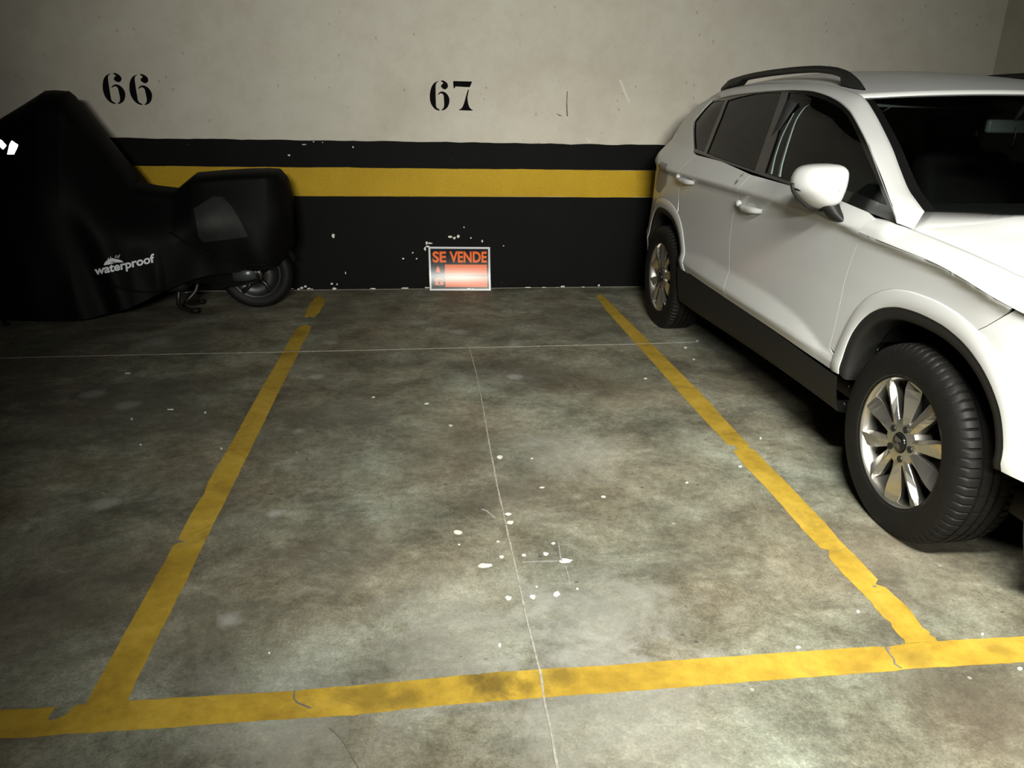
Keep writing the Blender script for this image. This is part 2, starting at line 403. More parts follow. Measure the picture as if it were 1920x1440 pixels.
M['seal_glint'] = plain('painted_seal_glint', (0.22, 0.29, 0.27), 0.4)  # pale green painted as the lamp reflection on the window seal
M['red'] = plain('smoked_tail_lens', (0.30, 0.265, 0.235), 0.5, spec=0.2)
M['lens'] = plain('headlight_lens', (0.03, 0.032, 0.035), 0.08, spec=0.6, coat=1.0)
M['sign_white'] = plain('white_sign_plastic', (0.60, 0.60, 0.62), 0.22, spec=0.20)
M['sign_black'] = plain('black_sign_print', (0.006, 0.007, 0.011), 0.20, spec=0.17)
M['sign_orange'] = plain('orange_sign_print', (0.80, 0.150, 0.028), 0.20, spec=0.17)
M['tube'] = m_emit('fluorescent_tube_glow', TUBE_COLOR, TUBE_POWER)
M['tube_far'] = m_emit('fluorescent_tube_glow_dim', TUBE_COLOR, TUBE_POWER*0.35)
M['lamp_body'] = plain('white_lamp_housing', (0.6, 0.6, 0.58), 0.4)

# ================================================================== the setting
XL, XR, YB, YF, ZC = -9.0, 4.524, 0.0, -13.0, 2.45
def slab(name, lo, hi, mat, label):
    lo, hi = Vector(lo), Vector(hi); o = box(name, (lo+hi)/2, hi-lo, mat)
    return tag(o, label, kind='structure')
floor = slab('floor', (XL, YF, -0.2), (XR, YB, 0.0), M['concrete'], 'stained grey concrete floor of the garage')
wall = slab('wall_back', (XL, 0.0, -0.2), (XR+0.2, 0.2, ZC+0.2), M['wall'], 'pale painted wall with black and yellow bands behind the bays')
slab('wall_right', (XR, YF, -0.2), (XR+0.2, 0.0, ZC+0.2), M['wall'], 'plain pale side wall meeting the back wall in the corner')
slab('wall_left', (XL-0.2, YF, -0.2), (XL, 0.2, ZC+0.2), M['wall'], 'far side wall of the garage out of frame')
slab('wall_front', (XL, YF-0.2, -0.2), (XR, YF, ZC+0.2), M['wall'], 'garage wall across the driveway out of frame')
slab('ceiling', (XL, YF, ZC), (XR, 0.0, ZC+0.2), M['ceil'], 'bare concrete ceiling of the garage')

# ---- painted bands on the back wall
rng = random.Random(3)
def band(z0, z1, mat, label, amp0, amp1, th):
    xs = [XL + (XR-XL)*k/260 for k in range(261)]
    def edge(z, amp):
        y = 0; out = []
        for x in xs:
            y = 0.7*y + rng.gauss(0, amp); out.append(Vector((x, 0, z+y)))
        return out
    P = edge(z0, amp0) + edge(z1, amp1)[::-1]
    n = len(xs); V = []; F = []
    for p in P: V.append(p+Vector((0, -th, 0)))
    for i in range(n-1): F.append((i, i+1, 2*n-2-i, 2*n-1-i))
    b = len(V); V += [p for p in P]
    for i in range(2*n):
        j = (i+1) % (2*n); F.append((j, i, b+i, b+j))
    o = mk('painted_band', V, F, mat, wall, shade=False); o['label'] = label; return o
band(0.002, 0.7085, M['black_band'], 'black paint band at the foot of the wall', 0.0, 0.0, 0.0010)
band(0.7085, 0.9115, M['yellow_band'], 'yellow paint band between the black bands', 0.0008, 0.0008, 0.0014)
band(0.9115, 1.101, M['black_band'], 'black paint band above the yellow one', 0.0006, 0.0018, 0.0010)

# ---- stencilled bay numbers (outlines read off the photograph, lying on the wall)
six = [[(520,268),(430,300),(350,370),(290,490),(258,640),(252,770),(270,890),(310,990),(370,1075),(440,1130),(530,1158),(552,1135),(500,1100),(455,1060),(440,1000),(437,900),(432,760),(430,600),(430,450),(436,380),(460,320),(500,290)],
       [(590,262),(640,252),(700,275),(760,320),(795,380),(798,440),(770,490),(720,520),(670,515),(620,480),(588,430),(600,390),(640,355),(655,335),(630,305),(600,285)],
       [(500,660),(540,615),(590,590),(650,585),(720,615),(780,670),(825,750),(845,830),(838,920),(810,1010),(760,1085),(700,1130),(625,1155),(605,1130),(640,1110),(672,1060),(685,980),(682,880),(672,770),(668,710),(640,660),(590,640),(540,660),(505,690)]]
seven = [[(955,268),(1100,275),(1300,280),(1525,285),(1500,350),(1455,455),(1300,450),(1150,440),(1020,435),(1000,490),(970,490),(958,400)],
         [(1400,525),(1430,530),(1410,620),(1385,750),(1390,870),(1410,970),(1445,1060),(1490,1110),(1550,1145),(1530,1160),(1330,1155),(1130,1145),(1140,1120),(1190,1100),(1240,1040),(1275,950),(1310,830),(1345,700)]]
def digit(loops, fn, label):
    isl = []
    for L in loops:
        pts = [Vector((a, b, 0)) for a, b in L]
        sm = catmull(pts, 3, True) if loops is six else pts
        isl.append([on_y(*fn(p.x, p.y)) for p in sm])
    o = sheet('painted_digit', isl, M['stencil'], wall, up=Vector((0, -1, 0)), th=0.0012); o['label'] = label
digit(six, lambda x, y: (790+x/16, 135+y/16), 'black stencilled 6 of bay number 67')
digit(seven, lambda x, y: (790+x/16, 135+y/16), 'black stencilled 7 of bay number 67')
for dx, dy, lb in ((0, 0, 'first black stencilled 6 of bay number 66'), (688, 27, 'second black stencilled 6 of bay number 66')):
    digit(six, lambda x, y, dx=dx, dy=dy: (170+(0.945*x+0.1223*y-13+dx)/13.714, 120+(0.883*y+7.5+dy)/13.714), lb)

# ---- marks on the wall: scuffs, scrape, plaster chips
def blob(px, py, w, h, plane, n=9, jag=0.28, r=rng):
    a0 = r.random()*6; pts = []
    for k in range(n):
        a = a0+2*PI*k/n; q = 1+r.uniform(-jag, jag)
        pts.append(plane(px+math.cos(a)*w/2*q, py+math.sin(a)*h/2*q))
    return pts
wp = lambda x, y: on_y(x, y, 0.0)
UPW = Vector((0, -1, 0))
def wall_mark(name, pts, mat, th=0.0016): return sheet(name, pts, mat, wall, up=UPW, th=th)
wall_mark('scuff', [wp(*q) for q in ((1063,170),(1064.5,172),(1063.5,190),(1064,205),(1065,218),(1062.5,218),(1061.5,200),(1062,185))], M['scuff'], 0.0008)
wall_mark('scuff', [wp(*q) for q in ((1042,212),(1052,216),(1054,218),(1048,217))], M['scuff'], 0.0008)
wall_mark('scrape', [wp(*q) for q in ((1098,258),(1108,265),(1110,268),(1104,267))], M['pale_scuff'], 0.0008)
wall_mark('scrape', [wp(*q) for q in ((1160,148),(1166,152),(1182,192),(1179,194),(1170,175))], M['pale_scuff'], 0.0006)
for px, py, w_, h_ in ((625,442,6,9),(844,444,8,5),(852,446,5,5),(859,443,6,6),(802,462,7,4),(800,456,4,6),(805,456,11,3),(797,466,4,8),(870,426,2.5,2.5),(883,446,3,3),(904,452,3,5),(774,474,3,3),(756,485,4,3),(781,485,3,3),(944,461,2.5,2.5),(588,266,3,2),(605,267,2,2),(571,271,10,2),(542,291,6,3),(662,276,3,3),
                        (566,540,7,4),(573,537,5,4),(579,541,6,3),(585,542,4,2),(560,542,4,3),(548,541,5,2),(622,532,4,4),(627,541,8,4),(632,533,3,3),(648,512,2,5),(1055,537,7,3),(1044,540,10,3),(1094,539,8,3),(1123,535,3.5,3.5),(905,540,9,3),(990,539,12,2),(1020,539,9,2),(700,541,12,2),(760,540,14,2),(800,539,10,2),(1150,539,10,2)):
    wall_mark('plaster_chip', blob(px, py, w_, h_, wp), M['chip'])

# ---- painted lines on the floor
fp = lambda q: on_z(q[0], q[1], 0.0)
rf = random.Random(11)
def line(px, label, amp=0.0007, step=0.022):
    o = sheet('painted_line', ragged([fp(q) for q in px], step, amp, rf), M['floorpaint'], floor, th=0.0012); o['label'] = label
line([(598,553),(610,562),(602.5,579.6),(590,596),(580,593),(570,595),(575,582),(583.8,567)], 'short worn end of the left yellow bay line by the wall', 0.004)
line([(564,611),(575,609),(583.8,612),(577.5,627.5),(567,644),(556.7,669),(542,696),(528.5,723),(513,754.6),(494,794),(481,820),(463,857.5),(446.7,890.8),(423.8,936.7),(405,974),(388,1007.5),(369.6,1047),(352,1084),(320,1146.7),(284.4,1217.8),(260,1269),(239,1314.4),
      (161,1320),(186.7,1273),(222,1209),(266.7,1129),(293,1080),(307,1057.5),(324.8,1023),(332,1019),(350.8,1015.8),(333,1011.7),(353,974),(371.7,940.8),(382,928),(390.4,903.3),(415.4,861.7),(440,820),(460.8,781.7),(479.6,748),(496,719),(510.8,694),(525.4,669),(539,644),(552.5,621)], 'yellow line down the left side of the empty bay')
line([(-700,1378),(0,1332),(60,1329),(105.6,1325.6),(93.3,1340),(89,1351),(109,1348),(124.4,1340),(133,1331),(142,1323),(161,1320),(239,1314.4),(282,1312),(380,1306),(550.6,1295.8),(737.5,1279.5),(908,1263),(1013.7,1255),(1160,1247),(1245,1240),(1460,1225),(1560,1217.8),(1635,1212.8),(1661,1214),(1697,1207.5),
      (1758.8,1202.8),(1920,1193.4),(2500,1160),(2560,1198),(1920,1242),(1702.5,1254.4),(1680,1258),(1560,1266.6),(1160,1297.8),(1018,1308),(827,1323),(664,1340.5),(380,1358.7),(337.8,1363),(229,1370),(137.8,1375.6),(60,1382),(0,1385),(-700,1430)], 'yellow line across the open front of the bays')
line([(1118,556),(1125,551),(1138,561.7),(1173,596.7),(1206.7,630),(1241.7,665),(1276.7,700),(1310,733),(1340,765),(1361.7,790),(1405.8,836.7),(1403,840),(1415,844),(1436.7,868),(1470,900),(1503,935),(1545,978),(1575,1014),(1618.8,1058),(1645.8,1087),(1642,1096),(1660,1101.7),(1706,1143),(1729,1176.7),(1742.7,1185),(1741.7,1191),(1753,1195),(1758,1202.7),
      (1697,1207.5),(1695,1200),(1687.5,1194),(1672.5,1175.6),(1670.6,1168),(1657.5,1158.8),(1640.6,1140),(1633,1128.8),(1604,1099.6),(1581,1076.7),(1554,1045),(1553,1035),(1555,1032),(1537.5,1026.7),(1512.5,1001.7),(1461.7,943),(1420,898),(1393,870),(1375.8,846.7),(1376.7,844),(1384,842.5),(1378,835.8),(1363,832.5),(1341.7,810),(1320,786.7),(1283,746.7),(1240,698),(1193,645),(1155,603),(1135,580),(1126.7,568)], 'yellow line between the empty bay and the white car')

# ---- saw-cut joints
def strip(name, px, w0, mat, th=0.0018, label=None, jit=0.3):
    C = densify([fp(q) for q in px], 0.03, False); L = []; R = []
    for i, p in enumerate(C):
        t = (C[min(i+1, len(C)-1)]-C[max(i-1, 0)]).normalized(); n = Vector((-t.y, t.x, 0))
        L.append(p+n*w0*0.5*(1+rf.uniform(-jit, jit))); R.append(p-n*w0*0.5*(1+rf.uniform(-jit, jit)))
    o = sheet(name, L+R[::-1], mat, floor, th=th)
    if label: o['label'] = label
strip('saw_cut_joint', [(-200,677),(200,666.5),(560,659.5),(880,652),(1180,645.5),(1310,641)], 0.008, M['joint'], label='thin pale joint running across the bay')
strip('saw_cut_joint', [(880,652),(893,700),(905,760),(915,820),(932,910),(950,990),(968,1070),(985,1150),(1000,1210),(1013,1260),(1020,1310),(1032,1370),(1045,1440),(1075,1600)], 0.0052, M['joint'], label='thin pale joint running down the bay', jit=0.5)
# ---- splashes and patches
def fz(px, py): return on_z(px, py, 0.0)
def spot(px, py, w_, h_, mat='paint_drop', name='paint_splash', th=0.0016): return sheet(name, blob(px, py, w_, h_, fz, 10, 0.22, rf), M[mat], floor, th=th)
for a, b, w_, h_ in ((627,150,42,22),(870,160,18,9),(945,377,36,10),(1407,447,34,14),(690,577,50,22),(707,640,50,24),(315,713,56,34),(322,806,18,9),(615,783,20,10),(642,897,38,20),(808,885,34,18),(972,876,40,24),(1030,798,28,18),(515,963,100,32),(1122,927,100,30),(693,1205,48,28),(876,1200,44,34),(1053,1177,48,38),(1210,1138,18,14),(905,1122,18,12)):
    spot(780+a/4, 820+b/4, w_/4, h_/4)
spot(780+1045/4, 820+908/4, 17, 6, 'scuff', 'dark_spot')
for px, py, w_, h_ in ((1609,1147,6,5),(1388,875,7,3.5),(1426,822,4,4),(1285,652,6,3.5),(1301,674,5,2.5),(1210,710,6,2.5),(1307,639,5,2.5),(937,1210,5,8),(1497,1214,9,5),(1842,1189,5,5),(1912,1254,10,6),(385,774,4,4),(247,786,5,4),(264,834,5,3),(415,841,4,3),(240,700,12,3),(320,768,14,2.5),(505,1225,4,4),(1288,905,5,3),(845,798,8,3),(800,757,8,3),(700,745,6,2.5)):
    spot(px, py, w_, h_)
strip('scratch', [(980,1054),(1010,1053),(1048,1052)], 0.004, M['patch_pale'])
strip('scratch', [(1047,1017),(1050,1040),(1053,1052)], 0.004, M['patch_pale'])
strip('scratch', [(1060,1062),(1065,1078),(1068,1098)], 0.003, M['patch_pale'])
strip('scratch', [(903,955),(912,958),(928,972)], 0.007, M['patch_pale'])
strip('crack', [(617,1365),(640,1385),(655,1410),(672,1440)], 0.003, M['scuff'])
strip('crack', [(552,1296),(551,1310),(557,1318),(583,1329)], 0.004, M['scuff'], th=0.0022)
strip('crack', [(1660,1214),(1668,1227),(1676,1236),(1678,1246),(1690,1254)], 0.005, M['scuff'], th=0.0022)

# ================================================================== ceiling lamps
def tube_lamp(c, mat, label, along='x', length=1.2, group=None):
    c = Vector(c); root = tag(empty('ceiling_lamp', (c.x, c.y, ZC)), label, 'lamp', group)
    d = Vector((1, 0, 0)) if along == 'x' else Vector((0, 1, 0)); n = Vector((0, 1, 0)) if along == 'x' else Vector((1, 0, 0))
    dims = d*(length+0.08) + n*0.17; box('housing', (c.x, c.y, ZC-0.03), (dims.x, dims.y, 0.06), M['lamp_body'], root, bev=0.008)
    for s in (-1, 1):
        p = Vector((c.x, c.y, ZC-0.085)) + n*0.05*s
        tube('tube', [p-d*length/2, p+d*length/2], 0.013, mat, root, 12)
        for e in (-1, 1):
            q = p+d*(length/2+0.012)*e; box('socket', q+Vector((0, 0, 0.012)), Vector((abs(d.x)*0.03+abs(n.x)*0.03, abs(d.y)*0.03+abs(n.y)*0.03, 0.05)), M['lamp_body'], root)
tube_lamp((0.80, -5.60, ZC), M['tube'], 'twin-tube fluorescent ceiling lamp over the driveway near the bay')
tube_lamp((-0.1, -9.3, ZC), M['tube'], 'added twin-tube ceiling lamp out of frame further back, put in to light the wall')  # second fixture, added to house the light for the back wall


# ================================================================== the sign
SW, SH = 0.474, 0.335
sgn = tag(empty('for_sale_sign', (0.353, -0.055, 0.0)), 'black and orange for sale sign with white border leaning on the wall', 'sign')
th_fn = lambda v: math.radians(3.0 + 15.0*(1-v)**1.15)
_prof = [(0.0, 0.0)]; NV = 60
for k in range(NV):
    v = (k+0.5)/NV; a = th_fn(v); _prof.append((_prof[-1][0]+math.sin(a)*SH/NV, _prof[-1][1]+math.cos(a)*SH/NV))
def sgn_pt(u, v, off=0.0):
    """u, v in 0..1 over the sheet, top edge resting on the wall"""
    k = min(NV-1, max(0, int(v*NV))); f = v*NV-k
    y = _prof[k][0]+(_prof[k+1][0]-_prof[k][0])*f; z = _prof[k][1]+(_prof[k+1][1]-_prof[k][1])*f
    a = th_fn(v)
    y0 = -_prof[-1][0]-0.004
    return Vector((0.352+(u-0.5)*SW + 0.004*(0.5-v), y0-0.0135-(u-0.5)*SW*0.053+y-off*math.cos(a), 0.002+z+off*math.sin(a) + 0.004*(0.5-u)*0))
def sgn_norm(u, v): a = th_fn(v); return Vector((-0.053, -math.cos(a), math.sin(a))).normalized()
def sgn_patch(name, u0, u1, v0, v1, off, mat, nv=24, nu=2, th=0.0):
    rows = []; N = []
    for j in range(nv+1):
        v = v0+(v1-v0)*j/nv; rows.append([sgn_pt(u0+(u1-u0)*i/nu, v, off) for i in range(nu+1)]); N += [sgn_norm(0, v)]*(nu+1)
    return grid(name, rows, mat, sgn, normals=N)
# sheet body with thickness
rows = []
for j in range(31):
    v = j/30; rows.append([sgn_pt(0, v, 0.0), sgn_pt(1, v, 0.0), sgn_pt(1, v, -0.002), sgn_pt(0, v, -0.002)])
grid('panel', rows, M['sign_white'], sgn, closed_u=True, shade=False)
sgn_patch('black_field', 0.030, 0.970, 0.038, 0.958, 0.0006, M['sign_black'], 40)
sgn_patch('text_box', 0.258, 0.945, 0.358, 0.598, 0.0012, M['sign_orange'], 16)
sgn_patch('text_box', 0.258, 0.945, 0.080, 0.332, 0.0012, M['sign_orange'], 16)
def text_mesh(body, offset=0.0, shear=0.0, spacing=1.0):
    c = bpy.data.curves.new('t', 'FONT'); c.body = body; c.size = 1.0; c.offset = offset; c.shear = shear; c.space_character = spacing; c.resolution_u = 4
    o = bpy.data.objects.new('t', c); COL.objects.link(o)
    dg = bpy.context.evaluated_depsgraph_get(); me = bpy.data.meshes.new_from_object(o.evaluated_get(dg))
    V = [v.co.copy() for v in me.vertices]; F = [tuple(p.vertices) for p in me.polygons]
    bpy.data.objects.remove(o); bpy.data.curves.remove(c); bpy.data.meshes.remove(me)
    x0, x1 = min(v.x for v in V), max(v.x for v in V); y0, y1 = min(v.y for v in V), max(v.y for v in V)
    return [((v.x-x0)/(x1-x0), (v.y-y0)/(y1-y0)) for v in V], F
for word, ua, ub in (('SE', 0.062, 0.283), ('VENDE', 0.338, 0.946)):
    uv, F = text_mesh(word, 0.034)
    V = [sgn_pt(ua+(ub-ua)*a, 0.640+0.258*b, 0.0014) for a, b in uv]
    mk('lettering', V, F, M['sign_orange'], sgn, shade=False, normals=[sgn_norm(0, 0.64+0.258*b) for a, b in uv])
def sgn_shape(name, loops, mat, off=0.0014):
    V = []; F = []
    for L in loops:
        P = [Vector((a*SW, b*SH, 0)) for a, b in L]; b0 = len(V); V += [sgn_pt(a, b, off) for a, b in L]
        for t in tessellate_polygon([P]):
            n = (P[t[1]]-P[t[0]]).cross(P[t[2]]-P[t[0]]); F.append(tuple(b0+i for i in (t if n.z > 0 else t[::-1])))
    return mk(name, V, F, mat, sgn, shade=False)
def sz(a, b): return ((a-175)/1590.0, 1-(b-172)/1110.0)      # pixels of the enlarged sign to sheet coordinates
sgn_shape('telephone_icon', [[sz(*q) for q in ((345,1145),(320,1130),(322,1095),(352,1050),(385,1030),(470,1030),(500,1050),(528,1095),(535,1130),(515,1145))],
    [sz(*q) for q in ((300,1020),(330,985),(385,968),(460,968),(525,985),(560,1020),(552,1050),(520,1045),(505,1015),(430,1002),(360,1012),(345,1045),(310,1050))]], M['sign_orange'])
sgn_shape('dial', [[(sz(425+38*math.cos(a*PI/8), 1082+38*math.sin(a*PI/8))) for a in range(16)]], M['sign_black'], 0.0018)
sgn_shape('house_icon', [[sz(*q) for q in ((405,655),(440,710),(455,760),(450,820),(360,820),(355,760),(370,710))]], M['sign_orange'])
sgn_shape('torn_edge', [[sz(*q) for q in ((1120,1255),(1150,1225),(1200,1215),(1225,1225),(1240,1250),(1265,1225),(1320,1232),(1370,1262))]], M['sign_white'], 0.002)

# ================================================================== scooter (what shows under its cover)
YS = -0.50
sc = tag(empty('scooter', (-1.10, YS, 0.0)), 'dark scooter under the black cover, rear wheel and stand showing', 'scooter')
WX, WZ, WR = -1.085, 0.243, 0.245
wh = empty('rear_wheel', (WX, YS, WZ), sc)
bm = bmesh.new(); add_lathe(bm, [(-0.045,0.165),(-0.058,0.19),(-0.060,0.215),(-0.048,0.236),(-0.02,0.2445),(0,WR),(0.02,0.2445),(0.048,0.236),(0.060,0.215),(0.058,0.19),(0.045,0.165)], 64, 'Y')
from_bm('tyre', bm, M['rubber'], wh, local=True)
bm = bmesh.new(); add_lathe(bm, [(-0.050,0.168),(-0.052,0.158),(-0.030,0.150),(-0.030,0.060),(-0.055,0.045),(-0.058,0.001)], 48, 'Y')
from_bm('rim', bm, M['dark_metal'], wh, local=True)
for k in range(5):
    a = 2*PI*k/5+0.3; bm = bmesh.new()
    add_tube(bm, [Vector((0.04*math.cos(a), -0.045, 0.04*math.sin(a))), Vector((0.10*math.cos(a+0.12), -0.048, 0.10*math.sin(a+0.12))), Vector((0.158*math.cos(a), -0.046, 0.158*math.sin(a)))], [0.02, 0.014, 0.018], 8)
    from_bm('spoke', bm, M['dark_metal'], wh, local=True)
bm = bmesh.new(); add_lathe(bm, [(-0.085,0.001),(-0.085,0.020),(-0.055,0.024),(-0.055,0.001)], 20, 'Y'); from_bm('axle_nut', bm, M['chrome'], wh, local=True)
# silencer along the near side of the wheel
bm = bmesh.new(); P = catmull([(-1.62,-0.62,0.235),(-1.45,-0.66,0.225),(-1.33,-0.675,0.235),(-1.15,-0.685,0.262),(-1.03,-0.69,0.285)], 5)
R_ = [0.022 if i < 8 else (0.05 if i < 11 else 0.062) for i in range(len(P))]; R_[8] = 0.03; R_[9] = 0.042; R_[-1] = 0.052
add_tube(bm, P, R_, 20); ex = from_bm('silencer', bm, M['black_gloss'], sc, angle=0.9)
bm = bmesh.new(); add_tube(bm, [(-1.185,-0.705,0.268),(-1.10,-0.712,0.282),(-1.045,-0.712,0.290)], [0.050,0.053,0.048], 20); from_bm('heat_shield', bm, plain('smoked_metal_shield', (0.10,0.115,0.12), 0.35, metal=0.6), ex)
bm = bmesh.new(); add_tube(bm, [(-1.032,-0.69,0.285),(-1.018,-0.69,0.287)], [0.035,0.028], 16); from_bm('outlet', bm, M['chrome'], ex)
# swing arm / engine block, mudguard
box('engine_case', (-1.33,YS+0.01,0.30), (0.46,0.22,0.20), M['black_plastic'], sc, bev=0.05, seg=3)
box('footboard', (-1.82,YS,0.22), (0.62,0.40,0.14), M['black_plastic'], sc, bev=0.04, seg=3)
bm = bmesh.new(); rows_ = []
for k in range(15):
    a = math.radians(20+110*k/14); rows_.append([bm.verts.new((WX+0.285*math.cos(a), YS+y, WZ+0.285*math.sin(a)-abs(y)*0.25)) for y in (-0.075,-0.03,0.03,0.075)])
for r0, r1 in zip(rows_, rows_[1:]):
    for i in range(3): bm.faces.new((r0[i], r0[i+1], r1[i+1], r1[i]))
from_bm('mudguard', bm, M['black_plastic'], sc)
bm = bmesh.new(); add_box(bm, (-0.972,-0.585,0.335), (0.022,0.012,0.05), None, 0.004); from_bm('reflector', bm, plain('cracked_white_sticker',(0.45,0.45,0.43),0.4), sc)
# centre stand: two legs with feet
for name, pts in (('stand_leg', [(-1.575,-0.56,0.20),(-1.60,-0.58,0.10),(-1.585,-0.62,0.035),(-1.50,-0.66,0.016),(-1.475,-0.673,0.016)]),
                  ('stand_leg', [(-1.475,-0.50,0.20),(-1.50,-0.53,0.12),(-1.56,-0.55,0.05),(-1.50,-0.42,0.016)])):
    bm = bmesh.new(); q = catmull(pts, 4); add_tube(bm, q, 0.015, 10); lg = from_bm(name, bm, M['dark_metal'], sc)
    bm = bmesh.new(); e = Vector(pts[-1]); add_tube(bm, [e+Vector((-0.03,0,0.004)), e+Vector((0.025,0,0.006))], [0.018,0.020], 10); from_bm('foot', bm, M['rubber'], lg)
tube('stand_brace', [(-1.585,-0.575,0.12),(-1.49,-0.52,0.12)], 0.011, M['dark_metal'], sc)

# front wheel deep under the cover
fwh = empty('front_wheel', (-2.62, YS, 0.245), sc)
bm = bmesh.new(); add_lathe(bm, [(-0.045,0.165),(-0.058,0.20),(-0.04,0.238),(0,0.245),(0.04,0.238),(0.058,0.20),(0.045,0.165)], 40, 'Y'); from_bm('tyre', bm, M['rubber'], fwh, local=True)

# ---- the cover, draped
cv = tag(empty('scooter_cover', (-1.9, YS, 0.0)), 'black waterproof cover draped over the scooter against the wall', 'cover')
ztop = [(-3.00,0.80),(-2.90,0.98),(-2.75,1.115),(-2.551,1.226),(-2.40,1.312),(-2.254,1.398),(-2.20,1.402),(-2.113,1.398),(-2.03,1.265),(-1.934,1.123),(-1.85,0.985),(-1.771,0.852),(-1.66,0.828),(-1.531,0.813),(-1.46,0.868),(-1.40,0.913),(-1.22,0.930),(-1.059,0.941),(-0.94,0.945),(-0.87,0.941),(-0.828,0.890),(-0.806,0.80),(-0.795,0.70)]
def lin(tab):
    def f(x):
        if x <= tab[0][0]: return tab[0][1]
        for (a, b), (c, d) in zip(tab, tab[1:]):
            if x <= c: return b+(d-b)*(x-a)/(c-a)
        return tab[-1][1]
    return f
ZT = lin(ztop)
ZH = pchip([(-3.0,0.05),(-2.6,0.03),(-2.2,0.035),(-1.95,0.07),(-1.75,0.13),(-1.6,0.20),(-1.45,0.25),(-1.29,0.285),(-1.1,0.30),(-0.95,0.32),(-0.84,0.40),(-0.795,0.47)])
WMAX = pchip([(-3.0,0.10),(-2.85,0.24),(-2.6,0.36),(-2.2,0.43),(-1.9,0.42),(-1.6,0.33),(-1.4,0.29),(-1.1,0.27),(-0.95,0.25),(-0.85,0.19),(-0.81,0.12),(-0.795,0.06)])
WTOP = pchip([(-3.0,0.02),(-2.5,0.07),(-2.25,0.15),(-2.1,0.16),(-1.95,0.14),(-1.7,0.15),(-1.5,0.15),(-1.3,0.18),(-0.95,0.18),(-0.85,0.11),(-0.795,0.03)])
rc = random.Random(5)
FOLD = [(rc.uniform(6,22), rc.uniform(2,7)*rc.choice((-1,1)), rc.uniform(0,6), rc.uniform(0.003,0.010)) for _ in range(7)]
def cover_pt(x, a, side=-1, off=0.0):
    zt, zh = ZT(x), ZH(x); wm, wt = WMAX(x), WTOP(x)
    g = wt+(wm-wt)*smooth(a, 0.0, 0.55)**0.85
    if a < 0.06: g = wt*(a/0.06)**0.6
    g += 0.05*max(0, a-0.55)*(1 if x < -1.6 else -0.6)
    amp = smooth(a, 0.05, 0.8)
    d = sum(A*math.sin(k*x+m*a*zt+p) for k, m, p, A in FOLD)*amp
    z = zt-(zt-zh)*a
    return Vector((x, YS+side*(g+d+off), z+0.012*amp*math.sin(14*x+1.0)*(1-a)))
xs = sorted(set([a for a, b in ztop]+[-3.0+2.205*k/110 for k in range(111)]))
avals = [0,0.02,0.06,0.10]+[0.10+0.90*k/30 for k in range(1,31)]
rows = []
for x in xs: rows.append([cover_pt(x, a, 1) for a in avals[::-1]]+[cover_pt(x, a, -1) for a in avals[1:]])
cl = grid('draped_cloth', rows, M['cloth'], cv, flip=True)
def cov_hit(px, py, off):
    """nearest point of the near side of the cover under a pixel"""
    y = YS-0.35
    for _ in range(30):
        p = on_y(px, py, y); zt, zh = ZT(p.x), ZH(p.x); a = min(1, max(0.0, (zt-p.z)/(zt-zh))); y = 0.5*y+0.5*(cover_pt(p.x, a, -1, off).y)
    return on_y(px, py, y)
# lighter panel and elastic hem at the tail
pnl = [(300,440),(470,330),(560,330),(640,410),(720,540),(795,690),(700,705),(480,730),(390,740),(345,690),(325,560)]
def in_cov(q, off): return cov_hit(300+q[0]/4.8, 300+q[1]/4.8, off)
PP = densify([Vector((a, b, 0)) for a, b in pnl], 40); 
vv, ee, ff, *_ = delaunay_2d_cdt([Vector((p.x, p.y)) for p in PP]+[Vector((x, y)) for x in range(300, 800, 45) for y in range(330, 740, 45) if inside((x, y), pnl) and segdist((x, y), pnl) > 20], [(i, (i+1) % len(PP)) for i in range(len(PP))], [], 1, 1e-4)
mk('grey_panel', [in_cov((v.x, v.y), 0.006) for v in vv], ff, M['cloth_grey'], cv)
hem = [cov_hit(px, py, 0.008) for px, py in ((318,436),(335,446),(352,458),(372,468),(395,478),(420,486),(445,492),(470,496),(492,497),(508,492),(520,486))]
tube('elastic_hem', catmull(hem, 3), 0.007, M['cloth'], cv, 8)
hem2 = [cov_hit(px, py, 0.008) for px, py in ((448,388),(458,408),(470,430),(476,440))]
tube('drawcord', catmull(hem2, 3), 0.004, M['cloth_grey'], cv, 6)
hem3 = [cov_hit(px, py, 0.008) for px, py in ((180,520),(200,530),(225,540),(255,546),(285,548),(305,545))]
tube('elastic_hem', catmull(hem3, 3), 0.006, M['cloth'], cv, 8)
# strap hanging to the floor at the front
tube('strap', catmull([(-2.60,-0.90,0.09),(-2.60,-0.92,0.05),(-2.575,-0.92,0.012),(-2.545,-0.925,0.010)], 4), 0.011, M['black_plastic'], cv, 8)
# printed word with its umbrella
def pr(px, py): return cov_hit(160+px/12.0, 460+py/12.0, 0.008)
uv, F = text_mesh('waterproof', 0.03)
def prmap(a, b):
    x = 215+1350*a; slope = -0.215
    base = 672+slope*(x-215)*1.02 + 8*math.sin(a*PI)
    lo, hi = -75, 225
    return pr(x+0.10*(b*300-75)*-1.0, base-(lo+(hi-lo)*b)*0.86)
mk('printed_word', [prmap(a, b) for a, b in uv], F, M['print'], cv, shade=False)
um = catmull([Vector((q[0], q[1], 0)) for q in ((415,450),(440,385),(500,330),(570,295),(600,285),(640,300),(720,312),(800,335),(860,375),(780,385),(700,385),(620,405),(540,430),(470,440))], 2, True)
P = [Vector((p.x, -p.y, 0)) for p in um]; tr = tessellate_polygon([P])
mk('printed_umbrella', [pr(p.x, p.y) for p in um], [t if (P[t[1]]-P[t[0]]).cross(P[t[2]]-P[t[0]]).z > 0 else t[::-1] for t in tr], M['print'], cv, shade=False)
